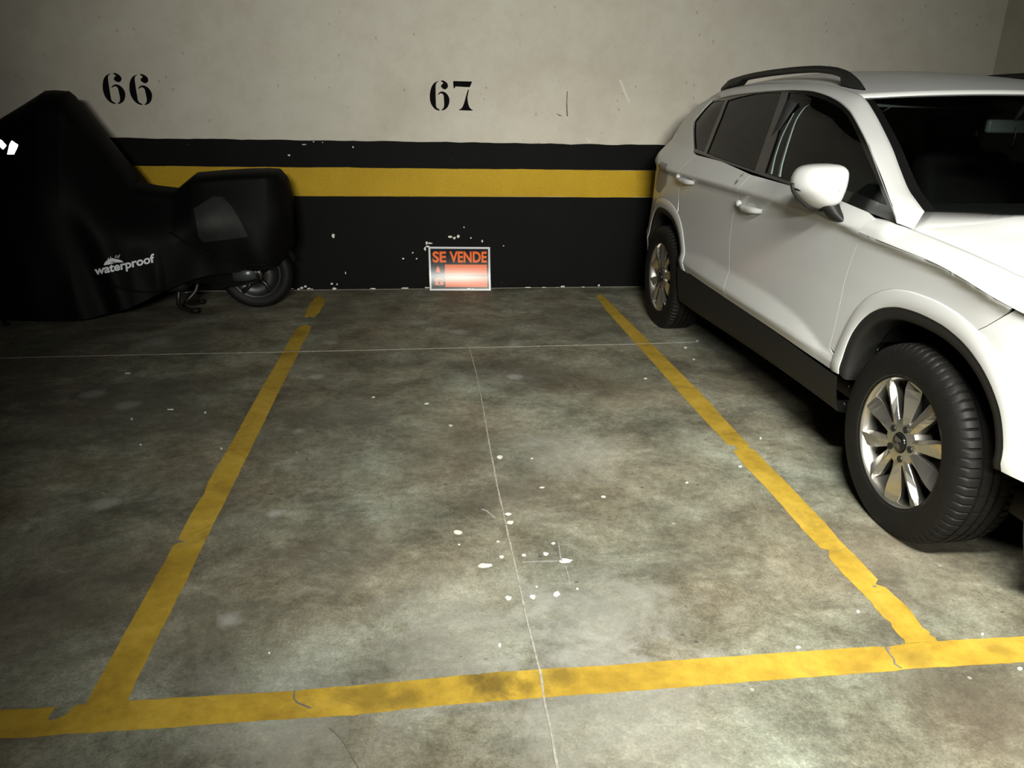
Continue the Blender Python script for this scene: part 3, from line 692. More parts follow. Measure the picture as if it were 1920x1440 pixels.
for x0, y0, l in ((500,325,45),(555,285,30),(660,290,70),(700,285,60),(735,290,85)):
    q = [pr(x0, y0), pr(x0+14, y0), pr(x0+14+l*0.4, y0-l), pr(x0+l*0.4, y0-l)]
    mk('printed_drop', q, [(0, 1, 2, 3)], M['print'], cv, shade=False)
# mirror-like reflective tape at the front, facing half-way between camera and lamp
def tape(px, name):
    c = Vector((sum(a for a, b in px)/len(px), sum(b for a, b in px)/len(px)))
    p0 = cov_hit(c.x, c.y, 0.03)
    h = ((CAM-p0).normalized()+(ADDED_BACK_LAMP-p0).normalized()).normalized()
    pts = []
    for a, b in px:
        d = ray(a, b); k = (p0-CAM).dot(h)/d.dot(h); pts.append(CAM+d*k)
    n = len(pts); V = pts+[q-h*0.02 for q in pts]
    F = [tuple(range(n))]+[(i, (i+1) % n, n+(i+1) % n, n+i) for i in range(n)]
    o = mk(name, V, F, M['reflector'], cv, shade=False)
    return o
tape([(-6,258),(4,264),(12,273),(6,280),(-4,272)], 'reflective_tape')
tape([(22,264),(28,268),(34,272),(31,279),(26,289),(14,289),(16,280),(18,271)], 'reflective_tape')

# ================================================================== the white car
CX, CY = 2.475, -3.770          # centre line; front axle.  s runs to the rear, t out from the centre line, z up
car = tag(empty('car', (CX, CY+1.32, 0.0)), 'white five-door SUV with black roof rails parked nose out', 'car')
def CP(s, t, z, side=1): return Vector((CX-side*t, CY+s, z))
z0 = pchip([(-0.6,0.42),(0.2,0.42),(0.426,0.424),(0.94,0.445),(1.409,0.455),(2.212,0.470),(3.5,0.49)])
z1 = lambda s: z0(s)+0.042
z2 = pchip([(0.2,0.474),(0.40,0.477),(0.534,0.490),(0.619,0.517),(0.771,0.554),(1.125,0.587),(1.54,0.597),(1.80,0.60),(2.0,0.588),(2.27,0.555),(2.5,0.545),(3.4,0.55)])
zc = pchip([(-0.60,0.82),(-0.45,0.862),(-0.354,0.885),(-0.20,0.918),(-0.042,0.940),(0.149,0.952),(0.374,0.966),(0.548,0.982),(1.07,0.996),(1.478,1.001),(2.486,1.010),(3.05,1.030),(3.5,1.04)])
zb = pchip([(0.0,0.99),(0.10,1.0),(0.244,1.016),(0.608,1.049),(0.939,1.061),(1.42,1.086),(2.254,1.134),(2.6,1.15),(3.0,1.16),(3.5,1.17)])
TG = pchip([(1.0,0.885),(1.06,0.870),(1.145,0.838),(1.25,0.798),(1.32,0.768),(1.36,0.750),(1.40,0.730),(1.45,0.705),(1.50,0.67),(1.55,0.62)])
SH = pchip([(0.30,-0.30),(0.49,-0.27),(0.80,-0.18),(1.05,-0.12),(1.25,-0.03),(1.365,0.06),(1.45,0.32),(1.55,0.6)])
LN = pchip([(0.15,0.50),(0.30,0.555),(0.45,0.600),(0.62,0.595),(0.75,0.570),(0.85,0.52),(0.92,0.47),(1.0,0.42)])
def T_lin(s, z):
    a0, a1, a2, ac, ab = z0(s), z1(s), z2(s), zc(s), zb(s)
    if a2 < a1+0.004: a2 = a1+0.004
    h = a2-a1; t2 = 0.889; t1 = t2+0.003+0.27*h; t0 = t1-0.008-0.12*h
    P = ((0.15,0.845),(a0-0.15,0.872),(a0,t0),(a1,t1),(a2,t2),(0.74,0.8915),(0.84,0.8955),(ac-0.032,0.9005),(ac-0.002,0.9215),(ac+0.35*(ab-ac),0.908 if ab-ac < 0.09 else 0.902),(ab,TG(ab)))
    if z <= P[0][0]: return P[0][1]
    if z >= ab: return TG(z)
    for (xa, ya), (xb, yb) in zip(P, P[1:]):
        if z <= xb: return ya+(yb-ya)*(z-xa)/max(1e-6, xb-xa)
    return TG(z)
KER = [(-0.010,0.09),(-0.0065,0.17),(-0.003,0.16),(0,0.16),(0.003,0.16),(0.0065,0.17),(0.010,0.09)]
def T(s, z):
    b = sum(w*T_lin(s, z+d) for d, w in KER)
    if s < -0.20:
        q = min(0.9999, (-0.20-s)/(LN(z)+0.05)); b *= (1-q**2.6)**(1/2.6)
    ss = s+SH(z)
    if ss > 2.3: b -= 0.222*(ss-2.3)**2.24
    return max(b, 0.02)
def hit(px, py, off=0.0):
    t = 0.86
    for _ in range(60):
        q = on_x(px, py, CX-t); tn = T(q.y-CY, q.z)+off
        if abs(tn-t) < 1e-5: break
        t = 0.5*t+0.5*tn
    return (q.y-CY, q.z)
def zm2(L): return [(1180+a/2.5946, 100+b/2.5946) for a, b in L]
def zm3(L): return [(1180+a/2.5946, 500+b/2.5946) for a, b in L]
def inset(P, d):
    n = len(P); A = sum(P[i].x*P[(i+1) % n].y-P[(i+1) % n].x*P[i].y for i in range(n)); sg = 1 if A > 0 else -1; out = []
    for i in range(n):
        a, b, c = P[i-1], P[i], P[(i+1) % n]
        n1 = Vector((-(b-a).y, (b-a).x)).normalized()*sg; n2 = Vector((-(c-b).y, (c-b).x)).normalized()*sg
        m = n1+n2; m = m.normalized() if m.length > 1e-6 else n1
        out.append(b+m*d/max(0.5, m.dot(n1)))
    return out
def panel(name, outline, mat, parent, side=1, holes=(), off=0.0, gap=0.0016, res=0.026, flange=0.014, fn=T):
    """a piece of the flank: outline in (s, z), lifted on to the body surface"""
    O = densify([Vector((a, b)) for a, b in outline], 0.020)
    O = inset(O, gap) if gap else O
    V = list(O); E = [(i, (i+1) % len(O)) for i in range(len(O))]; H = []
    for h in holes:
        hh = densify([Vector((a, b)) for a, b in h], 0.020); b0 = len(V); V += hh; E += [(b0+i, b0+(i+1) % len(hh)) for i in range(len(hh))]; H.append(hh)
    x0, x1 = min(p.x for p in O), max(p.x for p in O); y0, y1 = min(p.y for p in O), max(p.y for p in O)
    ry = res*0.62
    for i in range(int((x1-x0)/res)+1):
        for j in range(int((y1-y0)/ry)+1):
            p = (x0+(i+(0.5 if j % 2 else 0))*res, y0+(j+0.5)*ry)
            if inside(p, O) and segdist(p, O) > 0.007 and not any(inside(p, h) or segdist(p, h) < 0.007 for h in H): V.append(Vector(p))
    vv, ee, ff, *_ = delaunay_2d_cdt(V, E, [], 1, 1e-6)
    F = []
    for f in ff:
        c = sum((vv[i] for i in f), Vector((0, 0)))/len(f)
        if not any(inside(c, h) for h in H): F.append(f)
    W = []; N = []
    for v in vv:
        t = fn(v.x, v.y)+off; e = 0.004
        ds = (fn(v.x+e, v.y)-fn(v.x-e, v.y))/(2*e); dz = (fn(v.x, v.y+e)-fn(v.x, v.y-e))/(2*e)
        W.append(CP(v.x, t, v.y, side)); n = Vector((-side*1.0, -ds, -dz)).normalized(); N.append(n)
    G = []
    for f in F:
        nn = (W[f[1]]-W[f[0]]).cross(W[f[2]]-W[f[0]]); G.append(tuple(f) if nn.x*(-side) > 0 else tuple(f[::-1]))
    if flange:
        cnt = {}
        for f in G:
            for i in range(len(f)): cnt[(f[i], f[(i+1) % len(f)])] = 1
        base = {}
        for (a, b) in list(cnt):
            if (b, a) in cnt: continue
            q = []
            for i in (a, b):
                q.append(len(W)); W.append(W[i].copy()); N.append(N[i]); q.append(len(W)); W.append(W[i]-N[i]*flange-Vector((-side*0.002, 0, 0))); N.append(N[i])
            d = (W[b]-W[a]).normalized().cross(N[a]).normalized()
            for k in q: N[k] = d
            G.append((q[2], q[0], q[1], q[3]))
    return mk(name, W, G, mat, parent, normals=N)
def both(fn):
    for side in (1, -1): fn(side)

# ---- seam lines read off the photograph
gapF = [hit(*q) for q in zm2([(1195,800),(1160,838),(1120,885),(1110,930),(1085,995),(1060,1070),(1043,1130),(1030,1200),(1005,1310),(975,1430)])]
gapF += [(0.452,0.485),(0.447,0.424)]
gapB = [hit(*q) for q in zm2([(595,590),(560,625),(530,660),(515,740),(500,820),(490,900),(487,980),(487,1050)])]
gapB += [(gapB[-1][0]-0.012, 0.53), (gapB[-1][0]-0.03, z0(1.45))]
A_h = [(0.0,0.768),(0.065,0.765),(0.13,0.756),(0.215,0.728),(0.292,0.676),(0.352,0.598),(0.382,0.51),(0.393,0.43)]
B_h = [(0.0,0.826),(0.08,0.823),(0.18,0.804),(0.285,0.756),(0.362,0.68),(0.415,0.58),(0.446,0.496),(0.452,0.424)]
def arch(h, c, fr=1.0, rr=1.0):
    """rear foot -> over the top -> front foot"""
    back = [(c+a*rr, b) for a, b in h[::-1]]; front = [(c-a*fr, b) for a, b in h[1:]]
    return [(p.x, p.y) for p in catmull([Vector((a, b)) for a, b in back+front], 3)]
FA, FB = arch(A_h, 0.0, 1.10), arch(B_h, 0.0, 1.10)
RA, RB = arch(A_h, 2.632, 1.08, 1.0), arch(B_h, 2.632, 1.08, 1.0)
DLO_px = zm2([(310,478),(308,400),(310,330),(350,285),(400,232),(450,217),(500,205),(620,190),(760,180),(820,180),(880,183),(920,192),(960,205),(1000,225),(1030,245),(1055,268),(1075,290),(1110,350),(1160,450),(1220,610),(1270,740),(1300,825),(1165,772),(1030,715),(830,655),(600,578),(450,525)])
DLO = [hit(*q) for q in DLO_px]
iF = 21                                    # index of the front lower corner
belt_line = DLO[iF:]+[DLO[0]]              # front to rear along the window sill

# ---- flank panels
def crease_pts(sa, sb, n): return [(sa+(sb-sa)*k/(n-1), zc(sa+(sb-sa)*k/(n-1))+0.007) for k in range(n)]
seam = [hit(*q) for q in ((1808,634),(1828,622),(1850,612),(1880,594),(1903,576))]     # wing to bumper
def near_idx(poly, p): return min(range(len(poly)), key=lambda i: (poly[i][0]-p[0])**2+(poly[i][1]-p[1])**2)
k_seam = near_idx(FB, seam[0]); k_door = near_idx(FB, (0.446, 0.496))
i_c = min(range(len(gapF)), key=lambda i: abs(gapF[i][1]-zc(gapF[i][0])))
wing = [(gapF[i_c][0], zc(gapF[i_c][0])+0.007)]+[g for g in gapF[i_c+1:-2]]+FB[k_door:k_seam+1]+seam[1:]+crease_pts(seam[-1][0], gapF[i_c][0], 14)[:-1]
front_door = gapF[:1]+gapF[1:]+[(s, z0(s)) for s in [0.447+(gapB[-1][0]-0.447)*k/12 for k in range(1,12)]]+gapB[::-1]
sB, sF = gapB[0][0], gapF[0][0]
front_door += [p for p in belt_line[::-1] if sF+0.01 < p[0] < sB-0.01]
rear_edge = [(2.235,1.118),(2.300,1.06),(2.345,0.99),(2.36,0.92),(2.350,0.86),(2.325,0.80)]
k_r = near_idx(RB, rear_edge[-1]); k_f = near_idx(RB, (2.632-0.446*1.08, 0.496))
rear_door = gapB+[(s, z0(s)) for s in [gapB[-1][0]+(RB[-1][0]-gapB[-1][0])*k/9 for k in range(1,9)]]+RB[k_r:][::-1]+rear_edge[::-1]
rear_door += [p for p in belt_line[::-1] if sB+0.01 < p[0] < 2.225]
i_t = 5                                    # DLO point where the roof frame takes over
quarter = RB[:k_r+1][::-1]
quarter = rear_edge[:-1]+RB[:k_r+1][::-1]+[(3.12,0.47),(3.34,0.47),(3.40,0.62),(3.375,0.85),(3.34,1.02),(3.255,1.12),(3.15,1.22),(3.03,1.31),(2.90,1.375),(2.76,1.415),(2.60,1.432),(DLO[i_t][0]+0.03, DLO[i_t][1]+0.004)]+DLO[:i_t+1][::-1]
fdoor = {}
def build_flank(side):
    panel('front_wing', wing, M['white'], car, side)
    fd = panel('front_door', front_door, M['white'], car, side); rd = panel('rear_door', rear_door, M['white'], car, side)
    fdoor[side] = (fd, rd)
    panel('rear_quarter', quarter, M['white'], car, side)
both(build_flank)

# ---- wheel arch flares, black lips and liners
def ring_loft(name, rows, mat, side, parent=None, sub=1):
    return grid(name, [[CP(s, t, z, side) for s, t, z in r] for r in rows], mat, parent or car, flip=(side < 0))
def flare(Ai, Bi, c, side):
    n = 56; a = resample([Vector((x, y, 0)) for x, y in Ai], n); b = resample([Vector((x, y, 0)) for x, y in Bi], n)
    rows = []
    for k, off in ((-0.03,-0.004),(0.0,0.0028),(0.06,0.0042),(0.5,0.0055),(0.95,0.0065),(1.0,0.0050),(1.0,-0.006)):
        r = []
        for i in range(n):
            p = b[i].lerp(a[i], k); r.append((p.x, T(p.x, p.y)+off, p.y))
        rows.append(r)
    fl = ring_loft('arch_flare', rows, M['white'], side)
    rows = []
    cc = Vector((c, 0.33, 0))
    for k, off in ((0.0,0.003),(0.03,0.003),(0.060,0.001),(0.075,-0.008),(0.080,-0.03),(0.080,-0.10)):
        r = []
        for i in range(n):
            p = a[i]+(cc-a[i]).normalized()*k*0.55; r.append((p.x, T(a[i].x, a[i].y)+off, p.y))
        rows.append(r)
    lp = ring_loft('arch_lip', rows, M['black_plastic'], side)
    rows = []
    for k, tt in ((0.0,0.80),(0.0,0.70),(0.01,0.60),(0.03,0.50)):
        rows.append([((a[i]+(cc-a[i]).normalized()*(0.044+k)).x, tt, (a[i]+(cc-a[i]).normalized()*(0.044+k)).y) for i in range(n)])
    rows.append([(cc.x, 0.50, cc.y) for i in range(n)])
    ring_loft('arch_liner', rows, M['liner'], side)
def build_arches(side):
    flare(FA, FB, 0.0, side); flare(RA, RB, 2.632, side)
both(build_arches)
# ---- black sill
def build_sill(side):
    rows = []; ss = [0.385+(2.25-0.385)*k/40 for k in range(41)]
    for f in range(9):
        r = []
        for s in ss:
            zt, zbm = z0(s)-0.002, 0.272+0.012*math.sin(s*2)
            if f <= 5: k = f/5; r.append((s, 0.899-0.025*k**1.6, zt-(zt-zbm)*k))
            else: k = (f-5)/3; r.append((s, 0.874-0.12*k, zbm-0.012*math.sin(k*PI)+0.0*k))
        rows.append(r)
    ring_loft('sill_cladding', rows, M['black_plastic'], side)
both(build_sill)

# ---- upper wing, bonnet
gp = []
for (px, py), t in zip(((1641,408),(1682,417.5),(1713,430),(1750,444.5),(1790,461),(1820,473.5),(1850,487),(1885,502.5),(1918,518)), (0.878,0.868,0.838,0.828,0.818,0.812,0.805,0.795,0.785)):
    q = on_x(px, py, CX-t); gp.append(Vector((q.y-CY, t, q.z)))
gp += [Vector((-0.42,0.755,0.920)), Vector((-0.52,0.71,0.885)), Vector((-0.585,0.665,0.850))]
gap_line = gp
WTE = []
def wing_top(side):
    up = resample(catmull(gp, 4), 40)
    sl = [gapF[i_c][0]+(-0.43-gapF[i_c][0])*k/39 for k in range(40)]
    # keep the tail of the upper curve for the bonnet front, stop the wing at the headlight
    up = resample([p for p in catmull(gp, 4) if p.x > -0.44], 40)
    rows = []
    for i in range(40):
        lo = Vector((sl[i], T(sl[i], zc(sl[i]))+0.0006, zc(sl[i]))); hi = up[i].copy(); hi.y += 0.0015
        mid = (lo+hi)/2+Vector((0, 0.020, 0.012))*(1 if i > 4 else 0.55+0.1*i)
        rows.append([(lo*(1-u)**2+mid*2*u*(1-u)+hi*u*u) for u in [j/8 for j in range(9)]]+[hi+Vector((0, -0.003, -0.014))])
    WTE[:] = [p.copy() for p in rows[-1][:9]]
    V = [[CP(p.x, p.y, p.z, side) for p in r] for r in rows]
    grid('wing_top', V, M['white'], car, flip=(side > 0))
both(wing_top)
wse = []
for (px, py), t in zip(((1733,397),(1716,374),(1700,350.5),(1684,312),(1669.5,273.5),(1650,233),(1634,204),(1616,180)), (0.780,0.768,0.752,0.732,0.714,0.692,0.676,0.662)):
    q = on_x(px, py, CX-t); wse.append(Vector((q.y-CY, t, q.z)))
HC = pchip([(-0.80,0.800),(-0.74,0.845),(-0.65,0.910),(-0.50,0.975),(-0.35,1.012),(-0.15,1.044),(0.0,1.062),(0.12,1.074),(0.25,1.085)])
def pix(P):
    v = P-CAM; k = v.dot(_f); return (960+FPX*v.dot(_r)/k, 720-FPX*v.dot(_u)/k)
def rear_edge_pt(u, e):
    """rear lip of the bonnet; its height keeps to the line seen against the windscreen"""
    au = abs(u); s = e.x-0.19*(1-au**2.0); z = 1.06
    for _ in range(12):
        px, py = pix(CP(s, au*e.y, z)); z += (py-(397.0+0.024*(px-1733)))*0.0016
    return s, z
def bonnet():
    cor = Vector((wse[0].x-0.004, wse[0].y+0.004, wse[0].z-0.004))
    edge = [cor]+resample([p for p in catmull(gp[2:], 4)], 44)
    rows = []; nu = 56; mem = None
    for i, e in enumerate(edge):
        r = []; k = max(0, i-1)/43.0
        for j in range(nu+1):
            u = -1+2*j/nu; au = abs(u); nose = smooth(k, 0.62, 1.0)
            s_r, z_r = rear_edge_pt(u, cor)
            s = e.x - 0.20*(1-au**2.6)*nose - 0.05*(1-au**2)*smooth(k, 0.10, 0.62)
            z = e.z+(HC(s)-e.z)*(1-au**2.3)
            z += 0.012*math.exp(-((au-0.66)/0.09)**2)*(1-nose*0.6) - 0.008*(1-smooth(au, 0.40, 0.60))
            bl = 1-smooth(k, 0.0, 0.30)
            s += (s_r-cor.x)*bl; z = z+(z_r-(cor.z+(HC(s_r)-cor.z)*(1-au**2.3)))*bl*0.999
            if i == 0: s, z = s_r, z_r
            r.append(Vector((CX-u*(e.y-0.002), CY+s, z)))
        r = [r[0]+Vector((0.003, 0, -0.014))]+r+[r[-1]+Vector((-0.003, 0, -0.014))]
        rows.append(r)
    rows = [[p+Vector((0, 0.004, -0.03)) for p in rows[0]]]+rows
    grid('bonnet', rows, M['white'], car, flip=False)
bonnet()

# ---- window frames, glass
def shrink(P, d): return [(p.x, p.y) for p in inset(densify([Vector(q) for q in P], 0.02), d)]
def hz(L, off=-0.008): return [hit(1280+a/4.8, 100+b/4.8, off) for a, b in L]
g_q = hz([(118,612),(190,520),(272,436),(330,425),(388,424),(330,560),(262,720),(198,886),(150,870),(118,858),(112,740)])
g_r = hz([(412,424),(520,392),(640,366),(780,352),(900,350),(850,500),(780,700),(710,900),(655,1058),(520,1010),(360,955),(222,900),(290,730),(355,570)])
g_f = hz([(960,352),(1060,356),(1160,372),(1270,408),(1370,456),(1440,505),(1495,570),(1550,670),(1620,820),(1700,1010),(1780,1190),(1850,1365),(1780,1345),(1600,1270),(1400,1205),(1100,1190),(900,1130),(745,1075),(790,940),(850,760),(910,560)])
def build_windows(side):
    panel('window_frame', DLO, M['black_gloss'], car, side, holes=[g_q, g_r, g_f], off=-0.004, gap=-0.002, flange=0.012)
    fd, rd = fdoor[side]
    panel('side_window', g_q, M['glass_dark'], car, side, off=-0.010, gap=0, flange=0)
    panel('side_window', g_r, M['glass_dark'], rd, side, off=-0.010, gap=0, flange=0)
    panel('side_window', g_f, M['glass_front'], fd, side, off=-0.010, gap=0, flange=0)
both(build_windows)

# ---- roof frame (A pillar and cant rail) between the windows and the roof
roof_edge = [Vector(p) for p in ((1.10,0.645,1.452),(1.28,0.638,1.474),(1.52,0.634,1.493),(1.90,0.630,1.500),(2.25,0.624,1.490),(2.50,0.616,1.470),(2.72,0.602,1.438),(2.95,0.575,1.385))]
Qall = catmull(wse+roof_edge, 6)
frame_in = [Vector((a, T(a, b), b)) for a, b in (DLO[i_t:iF+1])][::-1]       # front corner up and back
def roof_frame(side):
    n = 90
    Pn = resample(catmull(frame_in, 4), n)
    # pair each inner point with an outer one so that the strips stay square to the opening
    keys = [(0.0,0.0),(0.30,0.0),]
    L = [0.0]
    for a, b in zip(Qall, Qall[1:]): L.append(L[-1]+(b-a).length)
    s_end = 2.62
    Qc = [p for p in Qall if p.x < s_end]
    # arc-length matched separately over pillar and roof part
    i_cor = min(range(len(Qc)), key=lambda i: (Qc[i]-wse[-1]).length)
    k_cor = min(range(n), key=lambda i: abs(Pn[i].z-1.385) if Pn[i].x < 1.3 else 9)
    Qn = resample(Qc[:i_cor+1], k_cor+1)[:-1]+resample(Qc[i_cor:], n-k_cor)
    rows = []
    p0, g2 = Pn[0], gp[2]+Vector((0, 0.001, 0))
    rows.append([p0+Vector((0, -0.012, 0))]+[p0.lerp(g2, j/7)+Vector((0, 0.004, 0.002))*math.sin(PI*j/7) for j in range(8)]+[g2+Vector((0, -0.012, -0.01))])
    for i in range(n):
        a, b = Pn[i], Qn[i]; out = Vector((0, 1, 0)) if i < k_cor else Vector((0, 0.8, 0.6))
        d = (b-a).length; mid = (a+b)/2+Vector((-0.02 if i < k_cor else 0, 0.55, 0.45))*d*0.20
        rows.append([a+Vector((0, -0.012, 0))]+[(a*(1-u)**2+mid*2*u*(1-u)+b*u*u) for u in [j/7 for j in range(8)]]+[b+Vector((0.0, -0.012, -0.010))])
    grid('roof_pillar', [[CP(p.x, p.y, p.z, side) for p in r] for r in rows], M['white'], car, flip=(side > 0))
    # rear haunch of the frame down to the tail
    up = resample([p for p in Qall if p.x >= s_end-0.03], 14); lo_s = [(DLO[i_t][0], DLO[i_t][1]+0.004)]
    qt = [(DLO[i_t][0]+0.03, DLO[i_t][1]+0.004),(2.60,1.432),(2.76,1.415),(2.90,1.375),(3.03,1.31)]
    lo = resample([Vector((a, T(a, b), b)) for a, b in [(DLO[i_t][0], DLO[i_t][1])]+qt], 14)
    rows = []
    for a, b in zip(lo, up):
        mid = (a+b)/2+Vector((0, 0.5, 0.5))*(b-a).length*0.16; rows.append([(a*(1-u)**2+mid*2*u*(1-u)+b*u*u) for u in [j/6 for j in range(7)]])
    grid('rear_pillar', [[CP(p.x, p.y, p.z, side) for p in r] for r in rows], M['white'], car, flip=(side > 0))
both(roof_frame)
# ---- windscreen and roof
ZRC = pchip([(0.78,1.446),(0.90,1.470),(1.10,1.505),(1.35,1.535),(1.65,1.558),(2.0,1.568),(2.4,1.560),(2.75,1.530),(3.02,1.488)])
def windscreen():
    e = resample(catmull(wse, 4), 30); rows = []; brow = []
    for i, p in enumerate(e):
        k = i/29; sc_ = 0.045+(0.795-0.045)*k+0.02*math.sin(k*PI); zz = 1.050+(1.448-1.050)*k+0.012*math.sin(k*PI)
        r = []; b = []
        for j in range(41):
            u = -1+2*j/40; f = 1-abs(u)**2.2
            q = Vector((p.x+(sc_-p.x)*f, 0, p.z+(zz-p.z)*f))
            r.append(Vector((CX-u*(p.y-0.002), CY+q.x+0.006, q.z-0.006)))
        rows.append(r)
    # clear centre and black printed border
    grid('windscreen', [r[1:-1] for r in rows[1:]], M['glass'], car, flip=True)
    V = [p for r in rows for p in r]; F = []
    for i in range(29):
        for j in range(40):
            if i < 1 or i > 28 or j < 1 or j > 38: a = i*41+j; F.append((a, a+1, a+42, a+41))
    mk('windscreen_border', V, F, M['black_gloss'], car)
windscreen()
def roof():
    e = resample([p for p in Qall if p.x >= wse[-1].x-0.001], 46); rows = []
    for i, p in enumerate(e):
        k = i/45; sc_ = p.x-(wse[-1].x-0.797)*(1-smooth(k, 0, 0.25))+0.10*smooth(k, 0.8, 1.0); r = []
        for j in range(49):
            u = -1+2*j/48; f = 1-abs(u)**2.2
            s = p.x+(sc_-p.x)*f; z = p.z+(ZRC(sc_)-p.z)*f
            r.append(Vector((CX-u*(p.y-0.001), CY+s, z)))
        rows.append(r)
    rows = [[q+Vector((0, 0.002, -0.012)) for q in rows[0]]]+rows
    grid('roof', rows, M['white'], car, flip=True)
    return rows[-1]
roof_back = roof()
# ---- roof rails
def rail(side):
    px = zm2([(450,165),(475,143),(500,125),(550,108),(600,95),(675,82),(750,72),(825,64),(900,60),(950,61),(1000,66),(1030,73),(1060,86),(1085,106),(1110,130),(1130,152),(1145,170)])
    top = []
    for i, (a, b) in enumerate(px):
        t = 0.605+0.008*math.sin(PI*i/16); q = on_x(a, b, CX-t); top.append(Vector((q.y-CY, t, q.z)))
    top = catmull(top, 3); n = len(top); rows = []
    for i, p in enumerate(top):
        k = i/(n-1); d = 0.034
        base = None
        # height of the roof skin under the rail
        zr = Qz(p.x)+0.012
        gapk = smooth(k, 0.16, 0.22)*(1-smooth(k, 0.72, 0.76))
        lowz = min(p.z-0.002, zr-0.004) if gapk < 0.5 else p.z-0.030
        w_ = 0.018*min(1, 0.25+6*min(k, 1-k))
        rows.append([Vector((p.x, p.y+w_, lowz)), Vector((p.x, p.y+w_*1.1, (lowz+p.z)/2)), Vector((p.x, p.y+w_*0.7, p.z-0.003)), Vector((p.x, p.y, p.z)), Vector((p.x, p.y-w_*0.7, p.z-0.003)), Vector((p.x, p.y-w_*1.1, (lowz+p.z)/2)), Vector((p.x, p.y-w_, lowz))])
    grid('roof_rail', [[CP(q.x, q.y, q.z, side) for q in r] for r in rows], M['black_plastic'], car, closed_u=True, flip=(side < 0))
_qt = [(p.x, p.z) for p in Qall]
def Qz(s):
    for (a, b), (c, d) in zip(_qt, _qt[1:]):
        if a <= s <= c: return b+(d-b)*(s-a)/(c-a)
    return _qt[-1][1] if s > _qt[-1][0] else _qt[0][1]
both(rail)

# ---- nose: bumper skin round to the other side, headlights, grille
def nose_pt(a, z, s_start, off=0.0):
    """a 0..1 from the seam at the side to the centre line"""
    sm = -0.20-(LN(z)+0.05)*0.995
    k = a**0.75 if a < 1 else 1.0
    ang0 = math.asin(min(1, max(0, (-0.20-s_start)/(LN(z)+0.05))))
    ang = ang0+(PI/2-ang0)*k; q = math.sin(ang); b = sum(w*T_lin(-0.2, z+d) for d, w in KER)
    t = b*max(0.0, 1-q**2.6)**(1/2.6)
    if a >= 1: t = 0.0
    return (-0.20-(LN(z)+0.05)*q, t+off*(1-q), z)
def s_start(z):
    if z < seam[0][1]:
        c = [p for p in FB if p[0] < 0]; return min(c, key=lambda p: abs(p[1]-z))[0]+0.0
    for (a, b), (c, d) in zip(seam, seam[1:]):
        if b <= z <= d: return a+(c-a)*(z-b)/(d-b)-0.003
    return seam[-1][0]-0.003
def smooth_start():
    tab = sorted([(z, s) for s, z in FB if s < 0 and z <= seam[0][1]]+[(z, s-0.001) for s, z in seam[1:]])
    t2 = [tab[0]]
    for q in tab[1:]:
        if q[0] > t2[-1][0]+0.004: t2.append(q)
    return lin(t2)
SST = smooth_start()
NA = [k/40 for k in range(41)]
def skin(name, zs, mat, off=0.0, a0=0.0, a1=1.0, full=True, parent=None, side=0, push=0.0):
    rows = []
    for z in zs:
        st = SST(z) if z >= 0.42 else SST(0.43)
        L = []
        for k in range(41):
            a = a0+(a1-a0)*k/40; s, t, zz = nose_pt(a, z, st, 0); n = Vector((0, 0, 0))
            L.append((s, t, zz))
        pts = []
        for k, (s, t, zz) in enumerate(L):
            p, q = L[max(0, k-1)], L[min(40, k+1)]; d = Vector((q[0]-p[0], q[1]-p[1])); nn = Vector((-abs(d.y), abs(d.x))).normalized() if d.length > 1e-7 else Vector((-1, 0))
            pts.append((s+nn.x*off, max(0, t+nn.y*off) if t > 0 else 0, zz))
        if full: rows.append([CP(s, t, z_, 1) for s, t, z_ in pts]+[CP(s, t, z_, -1) for s, t, z_ in pts[::-1][1:]])
        else: rows.append([CP(s, t, z_, side) for s, t, z_ in pts])
    return grid(name, rows, mat, parent or car, flip=(full or side > 0))
ztopn = seam[-1][1]-0.004
skin('front_bumper', [0.425+(ztopn-0.425)*k/30 for k in range(31)], M['white'])
skin('bumper_lower', [0.19,0.21,0.25,0.30,0.35,0.40,0.425], M['black_plastic'], -0.004)
def lens_low(side):
    rows = []
    for k in range(9):
        z = ztopn-0.080+0.079*k/8; st = SST(z); a0 = 0.10+0.16*(1-k/8)
        L = [Vector(nose_pt(a0+(0.54-a0)*q/24, z, st)) for q in range(25)]
        rows.append([CP(p.x-0.004, p.y+0.003, p.z, side) for p in L])
    grid('headlight', rows, M['lens'], car, flip=(side > 0))
    box('headlight_housing', CP(-0.46, 0.70, 0.80, side), (0.20, 0.16, 0.10), M['black_plastic'], car, bev=0.02)
both(lens_low)
skin('grille', [0.52+0.18*k/8 for k in range(9)], M['black_gloss'], 0.006, 0.62, 1.0)
for k in range(4): skin('grille_bar', [0.545+0.042*k, 0.555+0.042*k], M['chrome'], 0.012, 0.64, 1.0)
skin('air_intake', [0.44+0.05*k/3 for k in range(4)], M['black_plastic'], 0.006, 0.45, 1.0)
# upper headlight lens filling the corner between bumper, wing and bonnet
def lens_top(side):
    st = SST(ztopn); low = resample([Vector(nose_pt(a, ztopn, st)) for a in [0.46*k/30 for k in range(31)]], 24)
    tail_ = [q for q in catmull(gp, 4) if q.x <= -0.44]
    top_ = resample(WTE+tail_+[tail_[-1]+Vector((-0.03,-0.06,-0.012))], 24)
    rows = []
    for a, b in zip(low, top_):
        m = (a+b)/2+Vector((-0.012, 0.010, 0.010)); rows.append([a*(1-u)**2+m*2*u*(1-u)+b*u*u+Vector((0, 0, -0.002)) for u in [j/5 for j in range(6)]])
    grid('headlight', [[CP(p.x, p.y, p.z, side) for p in r] for r in rows], M['lens'], car, flip=(side > 0))
both(lens_top)
